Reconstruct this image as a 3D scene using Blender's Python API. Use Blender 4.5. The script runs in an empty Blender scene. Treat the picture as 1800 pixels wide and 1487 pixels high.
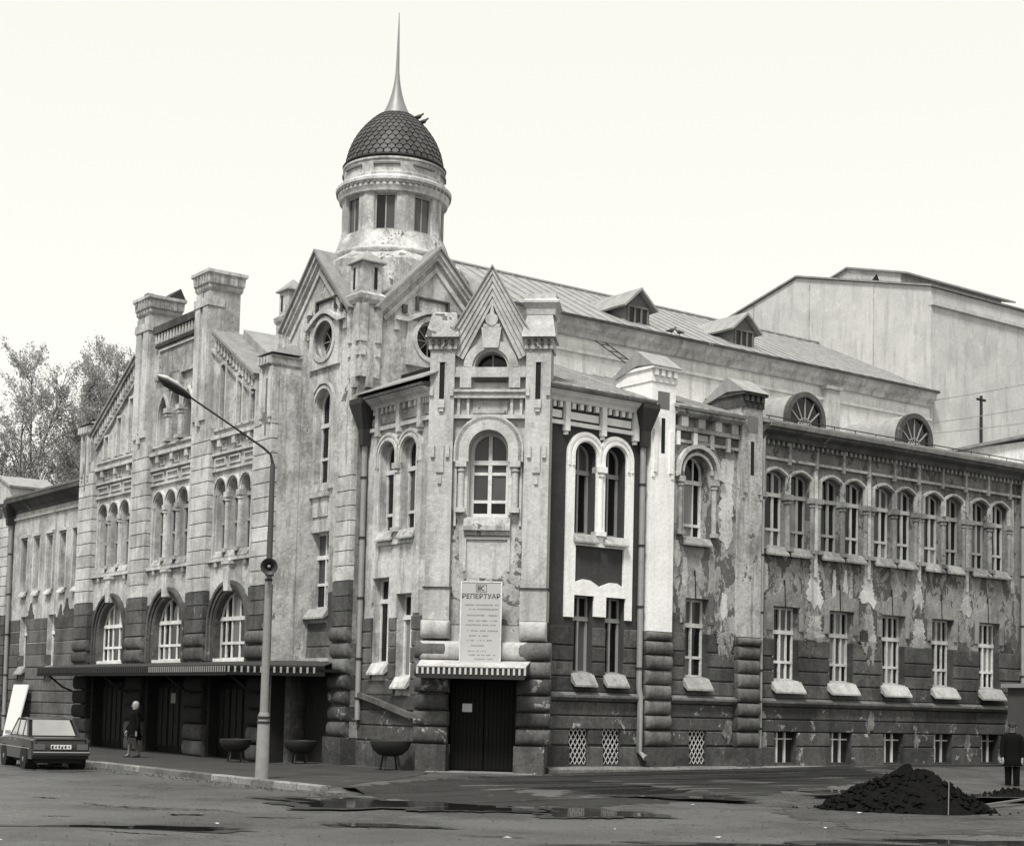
import bpy, bmesh, math, random
from mathutils import Vector, Matrix
from mathutils.geometry import tessellate_polygon
R_ = random.Random(7)
SC = bpy.context.scene
COL = SC.collection
# ---------------------------------------------------------------- camera, sky, sun, exposure
YAW = math.radians(36.361)
cam = bpy.data.cameras.new('camera'); camo = bpy.data.objects.new('camera', cam); COL.objects.link(camo)
cam.sensor_width = 36; cam.sensor_fit = 'HORIZONTAL'; cam.lens = 2803.8 / 1800 * 36
cam.shift_y = (1034.26 - 743.5) / 1800; cam.clip_end = 6000; cam.clip_start = .5
pt, rl = math.radians(4.250), math.radians(1.362)
fw = Vector((0, math.cos(pt), math.sin(pt))); r0 = Vector((1, 0, 0)); u0 = r0.cross(fw)
rr = math.cos(rl) * r0 + math.sin(rl) * u0; uu = -math.sin(rl) * r0 + math.cos(rl) * u0
mw = Matrix((rr, uu, -fw)).transposed().to_4x4(); mw.translation = (0, 0, 1.75)
camo.matrix_world = mw
SC.camera = camo
w = bpy.data.worlds.new('World'); SC.world = w; w.use_nodes = True
nt = w.node_tree; nt.nodes.clear()
SUN_EL, SUN_AZ = math.radians(57), math.atan2(-.26, -.8)   # azimuth measured from +Y towards +X
sky = nt.nodes.new('ShaderNodeTexSky'); sky.sky_type = 'NISHITA'; sky.sun_disc = False
sky.sun_elevation = SUN_EL; sky.sun_rotation = SUN_AZ
bw = nt.nodes.new('ShaderNodeRGBToBW'); nt.links.new(sky.outputs[0], bw.inputs[0])
b1 = nt.nodes.new('ShaderNodeBackground'); b1.inputs[1].default_value = .05; nt.links.new(bw.outputs[0], b1.inputs[0])
# the closed overcast: a pale cream cloud deck, faintly uneven
tc = nt.nodes.new('ShaderNodeTexCoord'); nz = nt.nodes.new('ShaderNodeTexNoise'); nz.inputs['Scale'].default_value = 1.6; nz.inputs['Detail'].default_value = 3
nt.links.new(tc.outputs['Generated'], nz.inputs['Vector'])
mx = nt.nodes.new('ShaderNodeMix'); mx.data_type = 'RGBA'; nt.links.new(nz.outputs[0], mx.inputs[0])
mx.inputs[6].default_value = (1.0, .993, .925, 1); mx.inputs[7].default_value = (1.0, .982, .89, 1)
b2 = nt.nodes.new('ShaderNodeBackground'); b2.inputs[1].default_value = .86; nt.links.new(mx.outputs[2], b2.inputs[0])
ad = nt.nodes.new('ShaderNodeAddShader'); nt.links.new(b1.outputs[0], ad.inputs[0]); nt.links.new(b2.outputs[0], ad.inputs[1])
wo = nt.nodes.new('ShaderNodeOutputWorld'); nt.links.new(ad.outputs[0], wo.inputs[0])
sl = bpy.data.lights.new('sun', 'SUN'); sl.energy = 4.6; sl.angle = math.radians(13); sl.color = (1, .985, .95)
so = bpy.data.objects.new('sun', sl); COL.objects.link(so)
sd = Vector((math.sin(SUN_AZ) * math.cos(SUN_EL), math.cos(SUN_AZ) * math.cos(SUN_EL), math.sin(SUN_EL)))
so.rotation_euler = (-sd).to_track_quat('-Z', 'Y').to_euler(); so.location = sd * 200
SC.view_settings.view_transform = 'Standard'; SC.view_settings.look = 'None'
SC.view_settings.exposure = 0; SC.view_settings.gamma = 1; SC.view_settings.use_curve_mapping = False

# ---------------------------------------------------------------- materials
def tint(g): return (g, g * .995, g * .975, 1)
MATS = {}
class NT:
    def __init__(s, name):
        s.m = bpy.data.materials.new(name); s.m.use_nodes = True; s.t = s.m.node_tree; s.b = s.t.nodes['Principled BSDF']
        s.b.inputs['Specular IOR Level'].default_value = .3
    def n(s, k, **kw):
        x = s.t.nodes.new('ShaderNode' + k)
        for a, v in kw.items(): setattr(x, a, v)
        return x
    def l(s, a, b): s.t.links.new(a, b)
    def pos(s, sc=(1, 1, 1)):
        g = s.n('NewGeometry'); m = s.n('Mapping'); m.inputs['Scale'].default_value = sc; s.l(g.outputs['Position'], m.inputs[0]); return m.outputs[0]
    def noise(s, vec, scale, detail=6, rough=.6, dist=0):
        x = s.n('TexNoise'); x.inputs['Scale'].default_value = scale; x.inputs['Detail'].default_value = detail
        x.inputs['Roughness'].default_value = rough; x.inputs['Distortion'].default_value = dist; s.l(vec, x.inputs['Vector']); return x.outputs[0]
    def ramp(s, f, a, b, va=0., vb=1.):
        x = s.n('MapRange'); x.inputs[1].default_value = a; x.inputs[2].default_value = b; x.inputs[3].default_value = va; x.inputs[4].default_value = vb
        x.interpolation_type = 'SMOOTHSTEP'; s.l(f, x.inputs[0]); return x.outputs[0]
    def mix(s, f, a, b):
        x = s.n('Mix', data_type='RGBA')
        if hasattr(f, 'links'): s.l(f, x.inputs[0])
        else: x.inputs[0].default_value = f
        for i, v in ((6, a), (7, b)):
            if hasattr(v, 'links'): s.l(v, x.inputs[i])
            else: x.inputs[i].default_value = tint(v)
        return x.outputs[2]
    def math(s, op, a, b=0.):
        x = s.n('Math', operation=op)
        for i, v in ((0, a), (1, b)):
            if hasattr(v, 'links'): s.l(v, x.inputs[i])
            else: x.inputs[i].default_value = v
        return x.outputs[0]
    def scale(s, c, f):
        x = s.n('VectorMath', operation='SCALE'); s.l(c, x.inputs[0])
        if hasattr(f, 'links'): s.l(f, x.inputs['Scale'])
        else: x.inputs['Scale'].default_value = f
        return x.outputs[0]
    def fin(s, c, rough=.9, bump=None, dist=.02, strength=.6):
        s.l(c, s.b.inputs['Base Color'])
        if hasattr(rough, 'links'): s.l(rough, s.b.inputs['Roughness'])
        else: s.b.inputs['Roughness'].default_value = rough
        if bump is not None:
            x = s.n('Bump'); x.inputs['Distance'].default_value = dist; x.inputs['Strength'].default_value = strength; s.l(bump, x.inputs['Height']); s.l(x.outputs[0], s.b.inputs['Normal'])
        MATS[s.m.name] = s.m; return s.m
def stucco(name, base, stain, a_stain=.6, peel=None, thr=.6, streak=.35, fine=.22, rough=.92, rnd=.0, pscale=.9, bump=.6, ps=1.):
    N = NT(name); p = N.pos(); 
    big = N.ramp(N.noise(p, .7, 8, .72, .3), .4, .62)
    c = N.mix(N.math('MULTIPLY', big, a_stain), base, stain)
    st = N.ramp(N.noise(N.pos((2.6, 2.6, .3)), 1.5, 6, .7), .47, .68)
    c = N.mix(N.math('MULTIPLY', st, streak), c, stain * .7)
    lt = N.ramp(N.noise(N.pos((1, 1, .6)), 1.9, 7, .7), .56, .66); c = N.mix(N.math('MULTIPLY', lt, .35), c, min(base * 1.3, .85))
    h = N.noise(p, 9, 8, .7)
    if peel is not None:
        pn = N.noise(N.pos((1, 1, ps)), pscale, 10, .7, .4)
        mk = N.ramp(pn, thr, thr + .03)
        c = N.mix(mk, c, peel)
        edge = N.math('SUBTRACT', N.ramp(pn, thr - .025, thr), mk)
        c = N.mix(N.math('MULTIPLY', edge, .5), c, min(base * 1.35, .8))
        h = N.math('SUBTRACT', h, mk)
    sp = N.ramp(N.noise(p, 3.6, 6, .72), .56, .66)
    c = N.mix(N.math('MULTIPLY', sp, fine), c, stain * .55)
    c = N.scale(c, N.ramp(N.noise(p, 11, 4, .7), .2, .8, 1 - fine * .5, 1 + fine * .5))
    if rnd:
        oi = N.n('ObjectInfo'); c = N.scale(c, N.ramp(oi.outputs['Random'], 0, 1, 1 - rnd, 1 + rnd))
    return N.fin(c, rough, h, .045, bump)
def plain(name, g, rough=.7, var=.12, scale=8., metal=0, spec=.3, rnd=0):
    N = NT(name); p = N.pos(); c = N.mix(N.noise(p, scale, 5, .65), g * (1 - var), g * (1 + var))
    if rnd:
        oi = N.n('ObjectInfo'); c = N.scale(c, N.ramp(oi.outputs['Random'], 0, 1, 1 - rnd, 1 + rnd))
    N.b.inputs['Metallic'].default_value = metal; N.b.inputs['Specular IOR Level'].default_value = spec
    return N.fin(c, rough)
stucco('plaster_left', .5, .22, .8, .17, .63, .65, .35, pscale=1.2)
stucco('plaster_tower', .5, .2, .85, .14, .6, .7, .4, pscale=1.2, ps=.7)
stucco('plaster_portal', .47, .27, .6, .18, .67, .5, .28, pscale=1.3)
stucco('portal_rough', .38, .2, .7, .11, .52, .45, .35, pscale=1.7)
stucco('plaster_peeled', .33, .16, .8, .11, .51, .6, .45, pscale=2.0, ps=.6)
stucco('plaster_wing_up', .2, .1, .85, .075, .53, .6, .45, pscale=1.4, ps=.5)
stucco('trim_wing', .26, .11, .8, .1, .6, .6, .35)
stucco('plaster_wing_low', .25, .13, .8, .08, .5, .65, .5, pscale=2.3, ps=.55)
stucco('trim_old', .42, .16, .8, .12, .6, .65, .4, pscale=1.5)
stucco('trim_light', .54, .26, .7, .17, .66, .6, .32, pscale=1.5)
stucco('white_paint', .82, .62, .4, .36, .73, .25, .14, bump=.4)
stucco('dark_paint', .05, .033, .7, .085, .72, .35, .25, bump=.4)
stucco('rustic_dark', .085, .034, .85, .2, .64, .55, .5, rnd=.3, pscale=1.7)
stucco('rustic_mid', .13, .065, .8, .24, .66, .55, .4, rnd=.18, pscale=1.3)
stucco('plinth_stone', .075, .038, .8, .27, .59, .6, .5, rnd=.25, pscale=2.1)
stucco('quoin_light', .52, .27, .7, .2, .67, .55, .3, rnd=.1, pscale=1.4)
stucco('quoin_dark', .1, .042, .8, .25, .62, .5, .45, rnd=.28, pscale=1.6)
stucco('plinth_light', .22, .09, .8, .1, .55, .6, .5, pscale=2.2)
stucco('stage_wall', .5, .38, .6, .36, .76, .5, .14, bump=.3)
stucco('hall_wall', .74, .52, .6, .34, .72, .55, .2)
stucco('cornice_dark', .085, .035, .8, .2, .64, .5, .4)
stucco('canopy_shade_wall', .014, .008, .6, .03, .7, .3, .3)  # near-black base colour carries the shade on walls below the canopies
stucco('chimney_plaster', .46, .26, .6, .24, .7, .5, .28)
def roof_mat(name, g, per=.55):
    N = NT(name); p = N.pos(); st = N.noise(N.pos((2.5, 2.5, .6)), 1.2, 7, .7)
    c = N.mix(N.ramp(st, .35, .75), g, g * .62)
    c = N.scale(c, N.ramp(N.noise(p, 12, 5, .7), .2, .8, .88, 1.1))
    N.b.inputs['Metallic'].default_value = .15
    return N.fin(c, .55)
roof_mat('roof_sheet', .33); roof_mat('roof_old', .27)
stucco('frame_white', .62, .4, .6, .25, .68, .3, .25, rough=.7, rnd=.15, pscale=4.); plain('frame_grey', .27, .7, .2, 5); plain('frame_pale', .42, .7, .25, 6); plain('frame_dark', .14, .7, .2, 5)
stucco('sill_metal', .36, .2, .7, .13, .66, .5, .4, rough=.6, rnd=.15, pscale=3.); plain('pipe_metal', .27, .5, .3, 4, .3); plain('pipe_dark', .035, .6, .3, 4, .2)
plain('black_wood', .005, .7, .3, 3, 0, .08); plain('door_wood', .009, .65, .35, 3, 0, .12); plain('grille', .5, .5, .2, 5, .2)  # dark door woods, deepened further for the shade under the canopies
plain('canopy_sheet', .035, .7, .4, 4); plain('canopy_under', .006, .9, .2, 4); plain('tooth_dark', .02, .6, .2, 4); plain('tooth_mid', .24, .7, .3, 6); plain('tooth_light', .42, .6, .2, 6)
plain('dome_scale', .06, .55, .25, 3, .1, .3, .22); plain('dome_base', .012, .7, .2, 3); plain('zinc', .22, .5, .15, 3, .3)
plain('lamp_post', .2, .75, .3, 7); plain('lamp_dark', .03, .5, .2, 5); plain('lamp_top', .5, .5, .1, 5)
plain('iron', .02, .6, .3, 6); plain('board_white', .6, .7, .06, 3); plain('kiosk', .22, .6, .2, 3); plain('kiosk_dark', .06, .6, .2, 3)
plain('soil', .008, .98, .6, 9, 0, .03); plain('wood_plank', .13, .8, .3, 5); stucco('kerb_stone', .2, .09, .7, .06, .6, .2, .5, rnd=.4, pscale=2.5)
plain('bark', .11, .9, .3, 6); plain('print_ink', .03, .8, .05, 3); plain('ink_pale', .2, .8, .05, 3)
plain('sign_paper', .38, .75, .07, 2.5); plain('coat', .006, .95, .3, 8, 0, .05); plain('skin', .24, .6, .05, 8); plain('cap', .03, .9, .2, 8); plain('headscarf', .26, .85, .1, 8)
plain('stocking', .12, .7, .1, 8); plain('shoe', .03, .5, .1, 8); plain('hair', .06, .7, .2, 20)
plain('car_paint', .02, .3, .1, 2, 0, .5); plain('chrome', .6, .2, .1, 3, .9); plain('tyre', .02, .85, .1, 8); plain('car_light', .09, .3, .1, 8); plain('plate_white', .6, .5, .05, 8)
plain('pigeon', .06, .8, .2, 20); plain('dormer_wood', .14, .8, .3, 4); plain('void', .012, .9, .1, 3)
def glass(name, g, rough=.06):
    N = NT(name); p = N.pos(); c = N.mix(N.noise(N.pos((1, 1, .4)), 1.7, 3, .6), g * .6, g * 1.4)
    oi = N.n('ObjectInfo'); c = N.scale(c, N.ramp(oi.outputs['Random'], 0, 1, .6, 1.4))
    N.b.inputs['Specular IOR Level'].default_value = .28
    return N.fin(c, rough)
glass('glass_dark', .01); glass('glass_mid', .07, .12); glass('glass_curtain', .16, .2)
def ground_mat():
    N = NT('asphalt'); p = N.pos()
    a = N.ramp(N.noise(p, .16, 6, .6, .3), .38, .66)
    c = N.mix(a, .09, .055)
    pat = N.ramp(N.noise(p, .9, 7, .7), .55, .7)
    c = N.mix(N.math('MULTIPLY', pat, .45), c, .045)
    g = N.noise(p, 26, 5, .8)
    c = N.scale(c, N.ramp(g, .25, .75, .42, 1.6)); c = N.mix(N.ramp(N.noise(p, 14, 4, .75), .64, .7), c, .03); c = N.mix(N.math('MULTIPLY', N.ramp(N.noise(p, 19, 4, .75), .66, .72), .7), c, .3); c = N.scale(c, N.ramp(N.noise(p, 75, 3, .7), .25, .75, .7, 1.3))
    sp = N.ramp(N.noise(p, 7, 3, .6), .68, .74); c = N.mix(N.math('MULTIPLY', sp, .4), c, .25)
    rg = N.ramp(N.noise(p, .3, 6, .7), .4, .6, .16, .75)
    return N.fin(c, rg, N.math('ADD', g, N.math('MULTIPLY', N.noise(p, 2.2, 5, .6), 1.2)), .03, .7)
ground_mat()
def wet_mat():
    N = NT('puddle_water'); c = N.mix(.5, .012, .02); N.b.inputs['Specular IOR Level'].default_value = .5
    return N.fin(c, .04, N.noise(N.pos(), 6, 3, .5), .004, .25)
wet_mat()
stucco('pavement', .042, .024, .8, .08, .68, .1, .4, rough=.8, pscale=.6)
stucco('wet_road', .028, .018, .6, .05, .7, .1, .4, rough=.3, pscale=2.)
stucco('mud', .024, .014, .8, .05, .62, .1, .6, rough=.6, pscale=1.4)
stucco('rough_earth', .06, .03, .8, .09, .6, .1, .6, rough=.8, pscale=1.4)

# ---------------------------------------------------------------- mesh helpers
O = (27., 40.)                                     # building origin in U (along right facade), V (along left facade)
def uv2w(u, v, z=0.):
    c, s = math.cos(YAW), math.sin(YAW); return Vector((u * c - v * s, u * s + v * c, z))
class F:                                            # a facade frame: s along the wall, d outwards, z up
    def __init__(s, o, sd, nd): s.o, s.sd, s.nd = o, sd, nd
    def P(s, a, d, z): return (s.o[0] + s.sd[0] * a + s.nd[0] * d - O[0], s.o[1] + s.sd[1] * a + s.nd[1] * d - O[1], z)
def FR(v): return F((0, v), (1, 0), (0, -1))
def FL(u): return F((u, 0), (0, 1), (-1, 0))
FP = F((23.03, 35.14), (.7303, -.6831), (-.6831, -.7303))
UVF = F((0, 0), (1, 0), (0, 1))                     # plan frame: s = U, d = V
class MB:
    def __init__(s): s.v = []; s.f = []
    def quad(s, *p):
        i = len(s.v); s.v += p; s.f.append(tuple(range(i, i + len(p)))); return s
    def loftclosed(s, rings, caps=True):            # rings of equal point count
        n = len(rings[0]); i0 = len(s.v)
        for r in rings: s.v += r
        for k in range(len(rings) - 1):
            for j in range(n):
                a, b = i0 + k * n + j, i0 + k * n + (j + 1) % n; s.f.append((a, b, b + n, a + n))
        if caps:
            s.f.append(tuple(range(i0, i0 + n))[::-1]); e = i0 + (len(rings) - 1) * n; s.f.append(tuple(range(e, e + n)))
        return s
    def prism(s, f, out, d0, d1, holes=()):
        loops = [list(out)] + [list(h) for h in holes]
        tri = tessellate_polygon([[Vector((x, z, 0)) for x, z in L] for L in loops])
        flat = [q for L in loops for q in L]; n = len(flat); i0 = len(s.v)
        s.v += [f.P(x, d0, z) for x, z in flat] + [f.P(x, d1, z) for x, z in flat]
        for t in tri:
            s.f.append(tuple(i0 + n + k for k in t)); s.f.append(tuple(i0 + k for k in t)[::-1])
        b = i0
        for L in loops:
            m = len(L)
            for j in range(m):
                a, c = b + j, b + (j + 1) % m; s.f.append((a, c, c + n, a + n))
            b += m
        return s
    def box(s, f, s0, s1, z0, z1, d0, d1):
        if s1 < s0: s0, s1 = s1, s0
        v = [f.P(a, d, z) for z in (z0, z1) for a, d in ((s0, d0), (s1, d0), (s1, d1), (s0, d1))]
        i = len(s.v); s.v += v
        for q in ((0, 3, 2, 1), (4, 5, 6, 7), (0, 1, 5, 4), (1, 2, 6, 5), (2, 3, 7, 6), (3, 0, 4, 7)): s.f.append(tuple(i + k for k in q))
        return s
    def strip(s, f, path, a, b, d0, d1, closed=False):      # band between offsets a and b (left of travel) of a path
        n = len(path); L = []; 
        for i in range(n):
            p0 = path[i - 1] if (i or closed) else None; p1 = path[(i + 1) % n] if (i < n - 1 or closed) else None; q = path[i]
            ns = []
            for u_, v_ in ((p0, q), (q, p1)):
                if u_ is None or v_ is None: continue
                dx, dz = v_[0] - u_[0], v_[1] - u_[1]; l = math.hypot(dx, dz) or 1e-6; ns.append((-dz / l, dx / l))
            nx = sum(k[0] for k in ns) / len(ns); nz_ = sum(k[1] for k in ns) / len(ns); m2 = nx * nx + nz_ * nz_
            nx /= max(m2, .3); nz_ /= max(m2, .3); L.append((q, nx, nz_))
        rings = []
        for (q, nx, nz_) in L:
            A = (q[0] + nx * a, q[1] + nz_ * a); B = (q[0] + nx * b, q[1] + nz_ * b)
            rings.append([f.P(A[0], d0, A[1]), f.P(B[0], d0, B[1]), f.P(B[0], d1, B[1]), f.P(A[0], d1, A[1])])
        if closed: rings.append(list(rings[0]))
        return s.loftclosed(rings, not closed)
    def profile(s, f, s0, s1, prof):                # prof: closed polygon of (d, z), swept along s
        return s.loftclosed([[f.P(a, d, z) for d, z in prof] for a in (s0, s1)])
    def lathe(s, c, prof, n=24, a0=0., rf=None):    # c = (U,V); prof [(r,z)]
        rings = []
        for r, z in prof:
            rings.append([(c[0] - O[0] + r * math.cos(a0 + 2 * math.pi * k / n), c[1] - O[1] + r * math.sin(a0 + 2 * math.pi * k / n), z) for k in range(n)])
        return s.loftclosed(rings)
    def col(s, f, a, d, z0, z1, r, n=10):
        c = f.P(a, d, 0); rings = [[(c[0] + r * math.cos(2 * math.pi * k / n), c[1] + r * math.sin(2 * math.pi * k / n), z) for k in range(n)] for z in (z0, z1)]
        return s.loftclosed(rings)
    def tube(s, pts, r, n=8):
        pts = [Vector(p) for p in pts]; rings = []
        rs = r if isinstance(r, (list, tuple)) else [r] * len(pts)
        for i, p in enumerate(pts):
            t = (pts[min(i + 1, len(pts) - 1)] - pts[max(i - 1, 0)]).normalized()
            a = t.cross(Vector((0, 0, 1)) if abs(t.z) < .9 else Vector((1, 0, 0))).normalized(); b = t.cross(a)
            rings.append([tuple(p + (a * math.cos(2 * math.pi * k / n) + b * math.sin(2 * math.pi * k / n)) * rs[i]) for k in range(n)])
        return s.loftclosed(rings)
    def slab(s, pts, th):                           # pts: polygon in 3D (building coords U,V,z), thickness downwards along normal
        P = [Vector((p[0] - O[0], p[1] - O[1], p[2])) for p in pts]
        n = (P[1] - P[0]).cross(P[2] - P[0]).normalized()
        if n.z < 0: n = -n
        return s.loftclosed([[tuple(p - n * th) for p in P], [tuple(p) for p in P]])
    def bulge(s, f, s0, s1, z0, z1, d, dep=.16, e=.05):
        s0 += R_.uniform(-.02, .02); s1 += R_.uniform(-.02, .02); dep *= R_.uniform(.75, 1.2); z0 += R_.uniform(0, .035); z1 -= R_.uniform(0, .02)
        n = 7; h = z1 - z0
        def pr(k):
            L = [(d - .3, z0)]
            for i in range(n + 1):
                t = -math.pi / 2 + math.pi * i / n; L.append((d + dep * k * math.cos(t) ** .8 if abs(math.cos(t)) > 1e-6 else d, z0 + h / 2 + math.sin(t) * h / 2 * .98))
            L.append((d - .3, z1)); return L
        return s.loftclosed([[f.P(a, dd, z) for dd, z in pr(k)] for a, k in ((s0, .5), (s0 + e, .92), (s0 + 2 * e, 1), (s1 - 2 * e, 1), (s1 - e, .92), (s1, .5))])
    def mesh(s, name, smooth=None):
        me = bpy.data.meshes.new(name); bm = bmesh.new()
        vs = [bm.verts.new(v) for v in s.v]
        for q in s.f:
            try: bm.faces.new([vs[k] for k in q])
            except ValueError: pass
        bmesh.ops.recalc_face_normals(bm, faces=bm.faces)
        bm.to_mesh(me); bm.free()
        if smooth:
            me.polygons.foreach_set('use_smooth', [True] * len(me.polygons)); me.set_sharp_from_angle(angle=math.radians(smooth))
        return me
def put(name, me, mat, parent=None, label=None, kind=None, cat=None, group=None):
    o = bpy.data.objects.new(name, me); COL.objects.link(o)
    if parent: o.parent = parent
    if mat and not me.materials: me.materials.append(MATS[mat])
    for k, v in (('label', label), ('kind', kind), ('category', cat), ('group', group)):
        if v: o[k] = v
    return o
SPLIT = {'frieze_bracket', 'pinnacle_moulding', 'pilaster_drops', 'pier_drops', 'frieze_corbel', 'hood_moulding', 'string_moulding', 'pier_moulding', 'arch_moulding', 'window_frame', 'slit', 'panel_moulding', 'parapet_coping', 'raking_cornice', 'gable_moulding', 'pipe_collar', 'archivolt', 'slot_surround', 'window_head', 'keystone', 'glazing_bar', 'dormer_frame', 'pinnacle_top'}
def islands(mb):
    par = list(range(len(mb.v)))
    def fd(a):
        while par[a] != a: par[a] = par[par[a]]; a = par[a]
        return a
    for q in mb.f:
        for k in q[1:]: par[fd(k)] = fd(q[0])
    g = {}
    for q in mb.f: g.setdefault(fd(q[0]), []).append(q)
    out = []
    for fs in g.values():
        ix = {}; n = MB()
        for q in fs:
            for k in q:
                if k not in ix: ix[k] = len(n.v); n.v.append(mb.v[k])
            n.f.append(tuple(ix[k] for k in q))
        out.append(n)
    return out
def part(name, mb, mat, parent, smooth=None, label=None, kind=None):
    if name in SPLIT and kind is None:
        L = islands(mb)
        if len(L) > 1:
            for n in L: o = put(name, n.mesh(name, smooth), mat, parent, label, kind)
            return o
    return put(name, mb.mesh(name, smooth), mat, parent, label, kind)
def thing(name, label, cat, loc=(0, 0, 0), rz=0, group=None):
    o = bpy.data.objects.new(name, None); COL.objects.link(o); o.location = loc; o.rotation_euler = (0, 0, rz); o['label'] = label; o['category'] = cat
    if group: o['group'] = group
    return o
def arc(cx, cz, r, a0, a1, n=14): return [(cx + r * math.cos(math.radians(a0 + (a1 - a0) * k / n)), cz + r * math.sin(math.radians(a0 + (a1 - a0) * k / n))) for k in range(n + 1)]

# ---------------------------------------------------------------- facade helpers
def topz(kind, s, w, z1, x, rise=.2):
    dx = min(abs(x - s), w / 2)
    if kind == 'round': r = w / 2; return z1 - r + math.sqrt(max(r * r - dx * dx, 0))
    if kind == 'seg':
        h = w / 2; R = (h * h + rise * rise) / (2 * rise); return z1 - R + math.sqrt(R * R - dx * dx)
    if kind == 'lancet':
        R = w * 1.25; cx = R - w / 2; return z1 - math.sqrt(R * R - cx * cx) + math.sqrt(max(R * R - (dx + cx) ** 2, 0))
    return z1
def opening(s, z0, z1, w, kind='flat', rise=.2, n=12):
    if kind == 'flat': return [(s - w / 2, z0), (s + w / 2, z0), (s + w / 2, z1), (s - w / 2, z1)]
    t = [s + w / 2 * math.cos(math.pi * k / n) for k in range(n + 1)]
    return [(s - w / 2, z0), (s + w / 2, z0)] + [(x, topz(kind, s, w, z1, x, rise)) for x in t]
def head(s, z0, z1, w, kind, rise=.2, n=14):        # open path up one jamb, over the head, down the other (left offset = outwards)
    t = [s - w / 2 * math.cos(math.pi * k / n) for k in range(n + 1)]
    a = [(x, topz(kind, s, w, z1, x, rise)) for x in t] if kind != 'flat' else [(s - w / 2, z1), (s + w / 2, z1)]
    p = a
    if z0 is not None: p = [(s - w / 2, z0)] + a + [(s + w / 2, z0)]
    return p
def window(f, par, s, z0, z1, w, kind='flat', rec=.3, vm=(0.,), hz=(), mat='frame_white', fwid=.07, sill=None, rise=.2, glassw=(.52, .3, .18), vmw=.06, label=None, sillmat='sill_metal', sw=0, silld=.14, sillh=.2):
    m = MB(); pth = [(a, b) for a, b in head(s, z0, z1, w, kind, rise)]
    m.strip(f, pth + [], -fwid, 0, -rec - .08, -rec)
    m.box(f, s - w / 2, s + w / 2, z0, z0 + fwid, -rec - .082, -rec - .002)
    xs = [s - w / 2 + fwid * .5] + [s + v * w / 2 for v in vm] + [s + w / 2 - fwid * .5]
    for v in vm:
        x = s + v * w / 2; m.box(f, x - vmw / 2, x + vmw / 2, z0, topz(kind, s, w, z1, x, rise), -rec - .075, -rec + (.015 if abs(v) < .1 else -.01))
    for k, h in enumerate(hz):
        t = .05 if k else .075
        m.box(f, s - w / 2, s + w / 2, h - t, h + t * .6, -rec - .07, -rec + .025 - .02 * k)
    wo_ = part('window', m, mat, par, label=label)
    zs = [z0 + fwid * .6] + sorted(hz) + [z1]
    for i in range(len(xs) - 1):
        for j in range(len(zs) - 1):
            a, b, c, d = xs[i], xs[i + 1], zs[j], zs[j + 1]
            pts = [(a, c), (b, c)]
            nn = 6 if (kind != 'flat' and j == len(zs) - 2) else 1
            tp = [(b + (a - b) * k / nn, min(d, topz(kind, s, w, z1, b + (a - b) * k / nn, rise) - .01)) for k in range(nn + 1)]
            if max(q[1] for q in tp) <= c + .02: continue
            tp = [(x, max(zz, c + .012)) for x, zz in tp]
            tl = R_.uniform(-.03, .03); tz = R_.uniform(-.02, .02)
            me = MB(); me.loftclosed([[f.P(x, -rec - .05 + dd + tl * (x - a) + tz * (zz - c), zz) for x, zz in pts + tp] for dd in (-.012, 0)])
            q = R_.random(); g = 'glass_dark' if q < glassw[0] else ('glass_mid' if q < glassw[0] + glassw[1] else 'glass_curtain')
            part('pane', me, g, wo_)
    if sill is not None:
        ws = w / 2 + sw; m = MB(); m.profile(f, s - ws, s + ws, [(-rec + .02, z0 + .03), (.03, z0 - .01), (silld, z0 - sillh), (silld, z0 - sillh - .05), (silld - .04, z0 - sillh - .05), (-rec + .02, z0 - .05)])
        part('window_sill', m, sillmat, wo_)
    return wo_
def wall(f, par, s0, s1, z0, z1, holes, mat, name='wall', th=.5, d=0., rects=()):     # rects: flat openings that may cross z0 or z1
    out = [(s0, z0)]
    cb = sorted([q for q in rects if q[2] <= z0 < q[3]]); ct = sorted([q for q in rects if q[2] < z1 <= q[3] and q[2] > z0], reverse=True)
    for q in cb: out += [(q[0], z0), (q[0], q[3]), (q[1], q[3]), (q[1], z0)]
    out += [(s1, z0), (s1, z1)]
    for q in ct: out += [(q[1], z1), (q[1], q[2]), (q[0], q[2]), (q[0], z1)]
    out += [(s0, z1)]
    hl = list(holes) + [[(q[0], q[2]), (q[1], q[2]), (q[1], q[3]), (q[0], q[3])] for q in rects if q[2] > z0 and q[3] < z1]
    m = MB().prism(f, out, d - th, d, hl); return part(name, m, mat, par)
def courses(f, par, s0, s1, zs, rects, mat, d=.05, gap=.035, base=-.01, name='stone_course', maxl=2.6, mats=None):
    for k in range(len(zs) - 1):
        za, zb = zs[k], zs[k + 1]; iv = [(s0, s1)]
        for q in rects:
            if q[2] < zb - .06 and q[3] > za + .06:
                nv = []
                for a, b in iv:
                    if q[1] <= a or q[0] >= b: nv.append((a, b)); continue
                    if q[0] - a > .08: nv.append((a, q[0]))
                    if b - q[1] > .08: nv.append((q[1], b))
                iv = nv
        for a, b in iv:
            n = max(1, int(round((b - a) / maxl))); 
            for i in range(n):
                x0, x1 = a + (b - a) * i / n, a + (b - a) * (i + 1) / n
                dd = d + R_.uniform(-.012, .012); g = gap / 2
                m = MB(); x0 += .006 * (i > 0); x1 -= .006 * (i < n - 1)
                m.profile(f, x0, x1, [(base, za + g), (dd - .012, za + g), (dd, za + g + .02), (dd, zb - g - .02), (dd - .012, zb - g), (base, zb - g)])
                part(name, m, (mats[k] if mats else mat), par)
def ring_mould(f, par, s, z0, z1, w, kind, bands, mat, name='arch_moulding', rise=.2):
    m = MB(); p = head(s, z0, z1, w, kind, rise)
    for a, b, d in bands: m.strip(f, p, a, b, -.02, d)
    return part(name, m, mat, par)
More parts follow.
